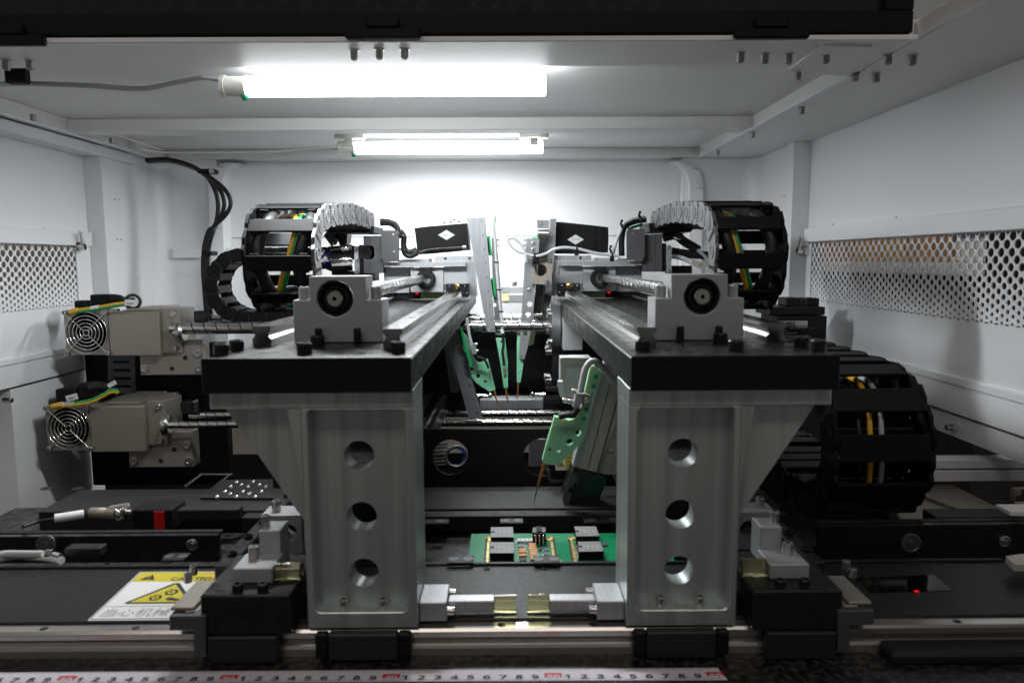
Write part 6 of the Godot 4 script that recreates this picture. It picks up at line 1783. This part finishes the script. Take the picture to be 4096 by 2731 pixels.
	sh = Shape.new()
	sh.span(Vector3(-0.6692, -0.1008, -1.16), Vector3(-0.4483, 0.1287, -1.16) + Vector3(0, 0, -0.02), 0.002)  # widened leftwards to stand in for the shade on the wall
	single("housing_and_shade", "tall dark housing behind the left fan motors, its left end standing in for wall shade", "housing", Vector3(-0.5541, -0.0894, -1.16), sh, M.black)

	sh = Shape.new()
	sh.span(Vector3(-0.8, -0.13, -0.7575), Vector3(0.6, -0.125, -1.44))
	single("black_pit", "matt black floor of the pit behind the granite bed", "floor", Vector3(0, -0.13, -1.1), sh, M.matt, "", "structure")

func caution(p: Node3D) -> void:
	var a: Vector3 = Vector3(-0.2831, 0.0198, -0.5455)
	var b: Vector3 = Vector3(-0.2799, 0.0198, -0.4685)
	var x0: float = (a.x + b.x) / 2
	var z0: float = a.z
	var z1: float = minf(b.z, -0.4685)
	var wd := 0.078
	var sk: float = (b.x - a.x) / (b.z - a.z)
	var at := func(u: float, v: float, h: float) -> Vector3:      # u across 0..1, v from the far edge 0..1
		return Vector3(a.x + u * wd + sk * v * (z1 - z0), 0.0198 + h, lerpf(z0, z1, v))
	var patch := func(pts: Array, h: float) -> Shape:
		var sh := Shape.new()
		var c := []
		for q in pts:
			c.append(at.call(q[0], q[1], h))
		for i in range(1, c.size() - 1):
			sh.tri(c[0], c[i + 1], c[i])
		return sh
	var st := part(p, "caution_sticker", patch.call([[0, 0], [1, 0], [1, 1], [0, 1]], 0.0), M.room_white)
	part(st, "border", patch.call([[0.012, 0.012], [0.988, 0.012], [0.988, 0.985], [0.012, 0.985]], 0.0001), M.ink)
	part(st, "field", patch.call([[0.02, 0.02], [0.98, 0.02], [0.98, 0.975], [0.02, 0.975]], 0.0002), M.room_white)
	part(st, "yellow_band", patch.call([[0.025, 0.025], [0.975, 0.025], [0.975, 0.235], [0.025, 0.235]], 0.0003), M.print_yellow)
	part(st, "warning_triangle", patch.call([[0.16, 0.075], [0.225, 0.195], [0.075, 0.195]], 0.0004), M.ink)
	part(st, "exclamation", patch.call([[0.147, 0.10], [0.158, 0.10], [0.155, 0.158], [0.149, 0.158]], 0.0005), M.print_yellow)
	part(st, "exclamation", patch.call([[0.147, 0.165], [0.157, 0.165], [0.157, 0.18], [0.147, 0.18]], 0.0005), M.print_yellow)
	var right := Vector3(1, 0, 0)
	var upv := Vector3(sk * -(z1 - z0), 0, -(z1 - z0)).normalized()
	var t := writing(st, "CAUTION", at.call(0.62, 0.185, 0.0006), right, Vector3(0, 0, -1), 0.0055, M.ink, false, 1.15)
	t.transform.basis = Basis(Vector3(1.15, 0, 0), Vector3(sk * -1.0, 0, -1), Vector3(0, 1, 0))
	part(st, "line", patch.call([[0.02, 0.745], [0.98, 0.745], [0.98, 0.752], [0.02, 0.752]], 0.0003), M.ink)
	var tri := [[0.47, 0.285], [0.735, 0.68], [0.205, 0.68]]
	part(st, "gear_triangle", patch.call([[0.47, 0.265], [0.50, 0.275], [0.775, 0.68], [0.755, 0.70], [0.185, 0.70], [0.165, 0.68], [0.44, 0.275]], 0.0003), M.ink)
	part(st, "triangle_field", patch.call([[0.47, 0.30], [0.735, 0.672], [0.205, 0.672]], 0.0004), M.print_yellow)
	for g in [[0.50, 0.475, 0.062], [0.40, 0.585, 0.058]]:
		var ringp := []
		for i in 24:
			var r: float = g[2] * (1.0 if i % 4 < 2 else 0.82)
			ringp.append([g[0] + r * cos(TAU * i / 24), g[1] + r * 1.1 * sin(TAU * i / 24)])
		part(st, "gear", patch.call(ringp, 0.0005), M.ink)
		var hole := []
		for i in 14:
			hole.append([g[0] + g[2] * 0.55 * cos(TAU * i / 14), g[1] + g[2] * 0.6 * sin(TAU * i / 14)])
		part(st, "gear_hole", patch.call(hole, 0.0006), M.print_yellow)
		var dot := []
		for i in 10:
			dot.append([g[0] + g[2] * 0.25 * cos(TAU * i / 10), g[1] + g[2] * 0.27 * sin(TAU * i / 10)])
		part(st, "gear_hub", patch.call(dot, 0.0007), M.ink)
	part(st, "hand", patch.call([[0.50, 0.60], [0.53, 0.575], [0.64, 0.62], [0.625, 0.655], [0.52, 0.64]], 0.0005), M.ink)
	# the six characters, stroke by stroke on a ten by ten grid
	var glyphs := [
		[[5,0,5,4],[2,1,3,3],[8,1,7,3],[1,4,9,4],[9,4,9,9],[1,6.5,9,6.5],[1,9,9,9]],
		[[1,5,0.3,8],[3,4,3,8],[3,8,4,9],[4,9,7,9],[7,9,7.6,7],[5,2,6,4],[8,4,9.4,6.5]],
		[[2.2,0,2.2,10],[0,3,4.4,3],[2.2,3.5,0.2,7],[2.2,4,4,6],[5.4,1,5.4,6],[5.4,6,4.2,9.6],[5.4,1,8.2,1],[8.2,1,8.2,9],[8.2,9,9.8,9],[9.8,9,9.8,7.4]],
		[[1.6,0,1.6,10],[0,3,3.2,3],[1.6,3.5,0.1,7],[3.4,3,9.8,3],[4.2,5.5,7,5.5],[4.4,4,4.2,8.6],[5.8,4,5.8,8.6],[7.2,0,8.2,7],[8.2,7,9.8,9.6],[9.4,4.4,6.4,9],[8.6,0.6,9.4,1.8]],
		[[2.2,0,0.3,4.4],[1.5,3,1.5,10],[5,0,4,3],[4.4,2,9.6,2],[6.4,2,6,6],[6,6,3.6,9.6],[4,5,9,5],[9,5,8.6,9],[8.6,9,7.4,9.2]],
		[[5,0,4.6,4.5],[4.6,4.5,0.6,9.8],[4.9,3.6,9.6,9.8]]]
	for gi in 6:
		var sh := Shape.new()
		for k in glyphs[gi]:
			var A := Vector2(k[0], k[1])
			var B := Vector2(k[2], k[3])
			var n := (B - A).normalized().orthogonal() * 0.42
			var ex := (B - A).normalized() * 0.3
			var c := []
			for q in [A - ex + n, B + ex + n, B + ex - n, A - ex - n]:
				c.append(at.call(0.055 + gi * 0.152 + q.x * 0.0135, 0.79 + q.y * 0.0155, 0.0004))
			sh.quad(c[0], c[1], c[2], c[3])
		part(st, "character", sh, M.print_grey)

func board() -> void:
	var h := 0.0125
	var o := thing("circuit_board", "green circuit board panel with two gold-edged modules held in the conveyor between the pillars", "circuit board", Vector3(0.0247, 0.012, -0.5773))
	var sh := slab([Vector3(-0.0339, 0.0125, -0.6392), Vector3(0.1382, 0.0125, -0.6375), Vector3(0.1339, 0.0125, -0.5733), Vector3(-0.0334, 0.0125, -0.5764)], h, 0.0016)
	part(o, "panel", sh, M.pcb)
	var L := func(x: float, y: float, hh: float) -> Vector3: return Vector3.ZERO
	# module slots, strips and modules
	for q in [[Vector3(-0.0207, 0.0126, -0.6293), Vector3(-0.0194, 0.0126, -0.6293), Vector3(-0.0193, 0.0126, -0.5759), Vector3(-0.0208, 0.0126, -0.576)], [Vector3(0.0385, 0.0126, -0.629), Vector3(0.0398, 0.0126, -0.6293), Vector3(0.0392, 0.0126, -0.5748), Vector3(0.0374, 0.0126, -0.5749)], [Vector3(0.0513, 0.0126, -0.6287), Vector3(0.0528, 0.0126, -0.6287), Vector3(0.0524, 0.0126, -0.5746), Vector3(0.0504, 0.0126, -0.5746)]]:
		part(o, "slot", slab(q, h + 0.0004, 0.0004), M.ink)
	for q in [[Vector3(-0.0194, 0.013, -0.6277), Vector3(0.0374, 0.013, -0.6273), Vector3(0.0373, 0.013, -0.5739), Vector3(-0.0191, 0.013, -0.575)], [Vector3(0.053, 0.013, -0.627), Vector3(0.1096, 0.013, -0.6265), Vector3(0.1085, 0.013, -0.5726), Vector3(0.0523, 0.013, -0.5737)]]:
		part(o, "module", slab(q, h + 0.0012, 0.0012), M.pcb)
	for q in [[Vector3(-0.0188, 0.014, -0.6248), Vector3(-0.0172, 0.014, -0.6248), Vector3(-0.0172, 0.014, -0.5726), Vector3(-0.0189, 0.014, -0.5726)], [Vector3(0.0356, 0.014, -0.6241), Vector3(0.0374, 0.014, -0.6244), Vector3(0.0374, 0.014, -0.5758), Vector3(0.0353, 0.014, -0.5759)], [Vector3(0.053, 0.014, -0.6237), Vector3(0.0549, 0.014, -0.624), Vector3(0.0543, 0.014, -0.5712), Vector3(0.0521, 0.014, -0.5713)]]:
		var g := part(o, "gold_edge", slab(q, h + 0.0016, 0.0004), M.gold)
		for f in [0.18, 0.52, 0.88]:
			var c: Vector3 = q[0].lerp(q[3], f).lerp(q[1].lerp(q[2], f), 0.5)
			sh = Shape.new()
			sh.box(Vector3(c.x, h + 0.0018, c.z), Vector3(0.0009, 0.0002, 0.0016))
			part(g, "gold_hole", sh, M.ink)
	for c in [Vector3(-0.0174, 0.014, -0.6228), Vector3(0.0349, 0.014, -0.6218), Vector3(0.0541, 0.014, -0.622)]:
		sh = Shape.new()
		sh.ring(Vector3(c.x, h + 0.0016, c.z), Vector3.UP, 0.003, 0.0007, 18, 5)
		part(o, "mounting_ring", sh, M.gold)
	# tall grey transformer blocks
	for q in [[[Vector3(-0.0163, 0.021, -0.6316), Vector3(0.0032, 0.021, -0.6319), Vector3(0.0037, 0.021, -0.6076), Vector3(-0.0156, 0.021, -0.6079)], 0.021], [[Vector3(-0.0158, 0.021, -0.5968), Vector3(0.0037, 0.021, -0.5964), Vector3(0.0035, 0.021, -0.5733), Vector3(-0.0157, 0.021, -0.5736)], 0.021], [[Vector3(0.0575, 0.021, -0.6318), Vector3(0.0767, 0.021, -0.6322), Vector3(0.0768, 0.021, -0.6089), Vector3(0.0571, 0.021, -0.6085)], 0.021], [[Vector3(0.0572, 0.021, -0.596), Vector3(0.0761, 0.021, -0.5968), Vector3(0.076, 0.021, -0.5755), Vector3(0.0561, 0.021, -0.5752)], 0.021]]:
		var tb := part(o, "transformer", slab(q[0], q[1], q[1] - h - 0.0013), M.black)
		var top := part(tb, "top_face", slab(q[0], q[1] + 0.0003, 0.0003), M.grey_plastic)
		var c: Vector3 = (q[0][0] + q[0][2]) / 2
		for k in 4:
			writing(top, ["2039C", "M27", "B1015", "EP2505"][k], Vector3(c.x + 0.0058 - 0.0039 * k, q[1] + 0.0004, c.z), Vector3(0, 0, -1), Vector3(-1, 0, 0), 0.0016, M.tape, false, 0.8)
		var e: Vector3 = q[0][0].lerp(q[0][3], 0.5)
		sh = Shape.new()
		sh.box(Vector3(e.x + 0.0018, q[1] + 0.0004, e.z), Vector3(0.0036, 0.0003, 0.0034))
		part(tb, "notch", sh, M.ink)
	# connector with three pins
	sh = slab([Vector3(0.0205, 0.024, -0.6228), Vector3(0.0314, 0.024, -0.6232), Vector3(0.0312, 0.024, -0.6119), Vector3(0.02, 0.024, -0.6116)], 0.024, 0.010)
	var cn := part(o, "connector", sh, M.alu_dark)
	var cf: Vector3 = Vector3(0.02, 0.024, -0.6116)
	var ce: Vector3 = Vector3(0.0312, 0.024, -0.6119)
	sh = Shape.new()
	sh.span(Vector3(cf.x, h + 0.0013, cf.z + 0.0003), Vector3(ce.x, 0.0235, cf.z + 0.002))
	part(cn, "front_face", sh, M.black)
	for k in 3:
		sh = Shape.new()
		var x: float = lerpf(cf.x, ce.x, 0.22 + 0.29 * k)
		sh.tube([Vector3(x, 0.0222, cf.z + 0.0022), Vector3(x, 0.0215, cf.z + 0.0036), Vector3(x, h + 0.002, cf.z + 0.004)], 0.0007, 6, 3)
		part(cn, "pin", sh, M.chrome)
	sh = Shape.new()
	sh.span(Vector3(lerpf(cf.x, ce.x, 0.3), 0.0241, cf.z - 0.0005), Vector3(lerpf(cf.x, ce.x, 0.72), 0.0246, cf.z - 0.012))
	part(cn, "latch", sh, M.black)
	# small parts
	for k in 4:
		var q: Vector3 = Vector3(0.0082, 0.0142, -0.6147) + Vector3(0.0034 * k, 0, 0)
		sh = Shape.new()
		sh.box(Vector3(q.x, h + 0.0026, q.z), Vector3(0.003, 0.0025, 0.006), 0.0003)
		var cpn := part(o, "capacitor", sh, M.tape)
		sh = Shape.new()
		sh.box(Vector3(q.x, h + 0.0021, q.z + 0.0033), Vector3(0.003, 0.0017, 0.0008))
		part(cpn, "solder", sh, M.chrome)
	for k in 7:
		var q: Vector3 = Vector3(0.0196, 0.0142, -0.606).lerp(Vector3(0.0199, 0.0142, -0.5757), k / 6.0)
		sh = Shape.new()
		sh.box(Vector3(q.x, h + 0.0024, q.z), Vector3(0.0063, 0.0022, 0.0042), 0.0003)
		part(o, "orange_capacitor", sh, M.tan)
	for k in 3:
		var q: Vector3 = [Vector3(0.0111, 0.0142, -0.595), Vector3(0.0109, 0.0142, -0.5902), Vector3(0.0109, 0.0142, -0.5828)][k]
		sh = Shape.new()
		sh.box(Vector3(q.x, h + 0.0024, q.z), Vector3(0.0062, 0.0022, 0.0042), 0.0003)
		part(o, "orange_capacitor", sh, M.tan)
	for q in [[Vector3(0.0071, 0.0145, -0.608), Vector3(0.0117, 0.0145, -0.6083), Vector3(0.0116, 0.0145, -0.6012), Vector3(0.0072, 0.0145, -0.601)], [Vector3(0.0283, 0.0145, -0.6001), Vector3(0.0328, 0.0145, -0.6003), Vector3(0.0326, 0.0145, -0.5936), Vector3(0.0282, 0.0145, -0.5932)], [Vector3(0.0284, 0.0145, -0.5902), Vector3(0.0325, 0.0145, -0.5905), Vector3(0.0324, 0.0145, -0.584), Vector3(0.0284, 0.0145, -0.5838)], [Vector3(0.0793, 0.0145, -0.6101), Vector3(0.0836, 0.0145, -0.6104), Vector3(0.0833, 0.0145, -0.6034), Vector3(0.0791, 0.0145, -0.6032)]]:
		var ic := part(o, "chip", slab(q, h + 0.0028, 0.0014), M.alu_dark)
		for k in 4:
			sh = Shape.new()
			var p: Vector3 = q[3].lerp(q[2], 0.14 + 0.24 * k)
			sh.box(Vector3(p.x, h + 0.0016, p.z + 0.0008), Vector3(0.0006, 0.0006, 0.0018))
			part(ic, "leg", sh, M.chrome)
	for q in [[Vector3(0.0157, 0.014, -0.6111), Vector3(0.0203, 0.014, -0.6113), Vector3(0.0202, 0.014, -0.6075), Vector3(0.0159, 0.014, -0.6072)], [Vector3(0.0247, 0.014, -0.6014), Vector3(0.0274, 0.014, -0.6017), Vector3(0.0273, 0.014, -0.594), Vector3(0.0246, 0.014, -0.5937)], [Vector3(0.0081, 0.014, -0.5785), Vector3(0.0137, 0.014, -0.5791), Vector3(0.0137, 0.014, -0.5727), Vector3(0.0082, 0.014, -0.5724)]]:
		part(o, "resistor", slab(q, h + 0.0026, 0.0013), M.ink)
	for k in 60:
		var q: Vector3 = Vector3(0.0057, 0.0142, -0.6156).lerp(Vector3(0.0329, 0.0142, -0.5754), rng.randf()) + Vector3(rng.randf_range(-0.012, 0.012), 0, rng.randf_range(-0.006, 0.006))
		sh = Shape.new()
		sh.box(Vector3(q.x, h + 0.0015, q.z), Vector3(rng.randf_range(0.0006, 0.0014), 0.0005, rng.randf_range(0.0006, 0.003)))
		part(o, "pad", sh, M.tape)
	for q in [[Vector3(0.0548, 0.0145, -0.6011), Vector3(0.0578, 0.0145, -0.6011), Vector3(0.0572, 0.0145, -0.58), Vector3(0.0552, 0.0145, -0.5743)]]:
		part(o, "plug_housing", slab(q, h + 0.004, 0.003), M.steel)

func tape_measure() -> void:
	var o := thing("tape_measure", "white tape measure strip with black and red numbers lying on the granite in front", "tape measure", Vector3(0, 0, -0.435))
	var sh := Shape.new()
	var a := Vector3(-0.36, 0.0007, -0.4338)
	var b := Vector3(0.1315, 0.0007, -0.4318)
	var far := Vector3(0, 0, -0.0058)
	var near := Vector3(0, 0, 0.0062)
	sh.quad(a + near, b + near + Vector3(0.001, 0, 0.0006), b + far + Vector3(-0.0015, 0, -0.0004), a + far)
	var mid := (a + b) / 2
	var st := part(o, "strip", slab([a + near, b + near + Vector3(0.001, 0, 0.0006), b + far + Vector3(-0.0015, 0, -0.0004), a + far], 0.0008, 0.0005), M.tape)
	sh = Shape.new()
	for k in 470:
		var x := 0.1285 - k * 0.001
		var z := lerpf(a.z, b.z, (x - a.x) / (b.x - a.x))
		var l := 0.0022 if k % 10 == 0 else (0.0017 if k % 5 == 0 else 0.0011)
		sh.quad(Vector3(x - 0.00012, 0.0009, z + far.z + l), Vector3(x + 0.00012, 0.0009, z + far.z + l), Vector3(x + 0.00012, 0.0009, z + far.z + 0.0002), Vector3(x - 0.00012, 0.0009, z + far.z + 0.0002))
		sh.quad(Vector3(x - 0.00012, 0.0009, z + near.z - 0.0002), Vector3(x + 0.00012, 0.0009, z + near.z - 0.0002), Vector3(x + 0.00012, 0.0009, z + near.z - l), Vector3(x - 0.00012, 0.0009, z + near.z - l))
	var ticks := part(st, "tick_marks", sh, M.ink)
	ticks.set_meta("kind", "stuff")
	for k in 48:
		var x := 0.1255 - k * 0.01
		var z := lerpf(a.z, b.z, (x - a.x) / (b.x - a.x))
		var n := 10 - k % 10
		if k % 10 == 0:
			sh = Shape.new()
			sh.box(Vector3(x + 0.001, 0.00085, z + 0.0008), Vector3(0.0108, 0.0001, 0.0046))
			part(st, "red_block", sh, M.print_red)
			writing(st, str(60 - k), Vector3(x + 0.001, 0.001, z + 0.0028), Vector3.RIGHT, Vector3(0, 0, -1), 0.0042, M.tape, true, 1.3)
		else:
			writing(st, str(n), Vector3(x, 0.001, z + 0.0028), Vector3.RIGHT, Vector3(0, 0, -1), 0.0044, M.ink, true, 1.5)

func wall_cables() -> void:
	for k in 3:
		var sh := Shape.new()
		var pts: Array = [Vector3(-0.6186, 0.4268, -1.3), Vector3(-0.5816, 0.4279, -1.3), Vector3(-0.5439, 0.4177, -1.3), Vector3(-0.5192, 0.4025, -1.3), Vector3(-0.505, 0.3798, -1.3), Vector3(-0.5005, 0.357, -1.3), Vector3(-0.502, 0.3367, -1.3), Vector3(-0.5081, 0.3164, -1.3)]
		var low: Array = [Vector3(-0.5188, 0.3082, -1.3), Vector3(-0.528, 0.2801, -1.3), Vector3(-0.532, 0.2415, -1.3), Vector3(-0.5314, 0.2026, -1.3), Vector3(-0.5303, 0.1582, -1.3)]
		var all := []
		for p in pts:
			all.append(p + Vector3(0.003 * k, 0, 0.008 * k))
		for i in range(4, pts.size() - 1):
			all[i] += Vector3(0.011 * k * sin(PI * (i - 3) / 4.0), 0, 0)
		for p in low:
			all.append(p + Vector3(0.008 * k, 0, 0.01 * k))
		sh.tube(all, 0.0038, 8, 5)
		single("wall_cable", ["black cable down the left rear corner, inner one of the bundle", "black cable down the left rear corner, middle of the bundle", "black cable down the left rear corner, bulging outermost of the bundle"][k], "cable", all[-1], sh, M.rubber, "black cables in the left rear corner")
	for q in [[1390.0, 1145.0, 0.0], [0.0, 0.0, 1.0]]:
		pass
	var o := thing("cable_clamp", "black clamp holding the cable bundle under the roof's left rear corner", "clamp", Vector3(-0.5175, 0.41, -1.3))
	var sh2 := Shape.new()
	sh2.span(Vector3(-0.5261, 0.404, -1.28), Vector3(-0.496, 0.412, -1.28) + Vector3(0, 0, -0.02), 0.002)
	part(o, "strap", sh2, M.black)
	bolt(o, Vector3(-0.5, 0.4074, -1.278), Vector3(0, 0, 1), 0.004, 0.003)
	o = thing("cable_clamp", "black clamp holding the cable bundle halfway down the left rear corner", "clamp", Vector3(-0.5209, 0.2672, -1.3))
	sh2 = Shape.new()
	sh2.span(Vector3(-0.5215, 0.2658, -1.27), Vector3(-0.504, 0.2732, -1.27) + Vector3(0, 0, -0.03), 0.002)
	part(o, "strap", sh2, M.black)
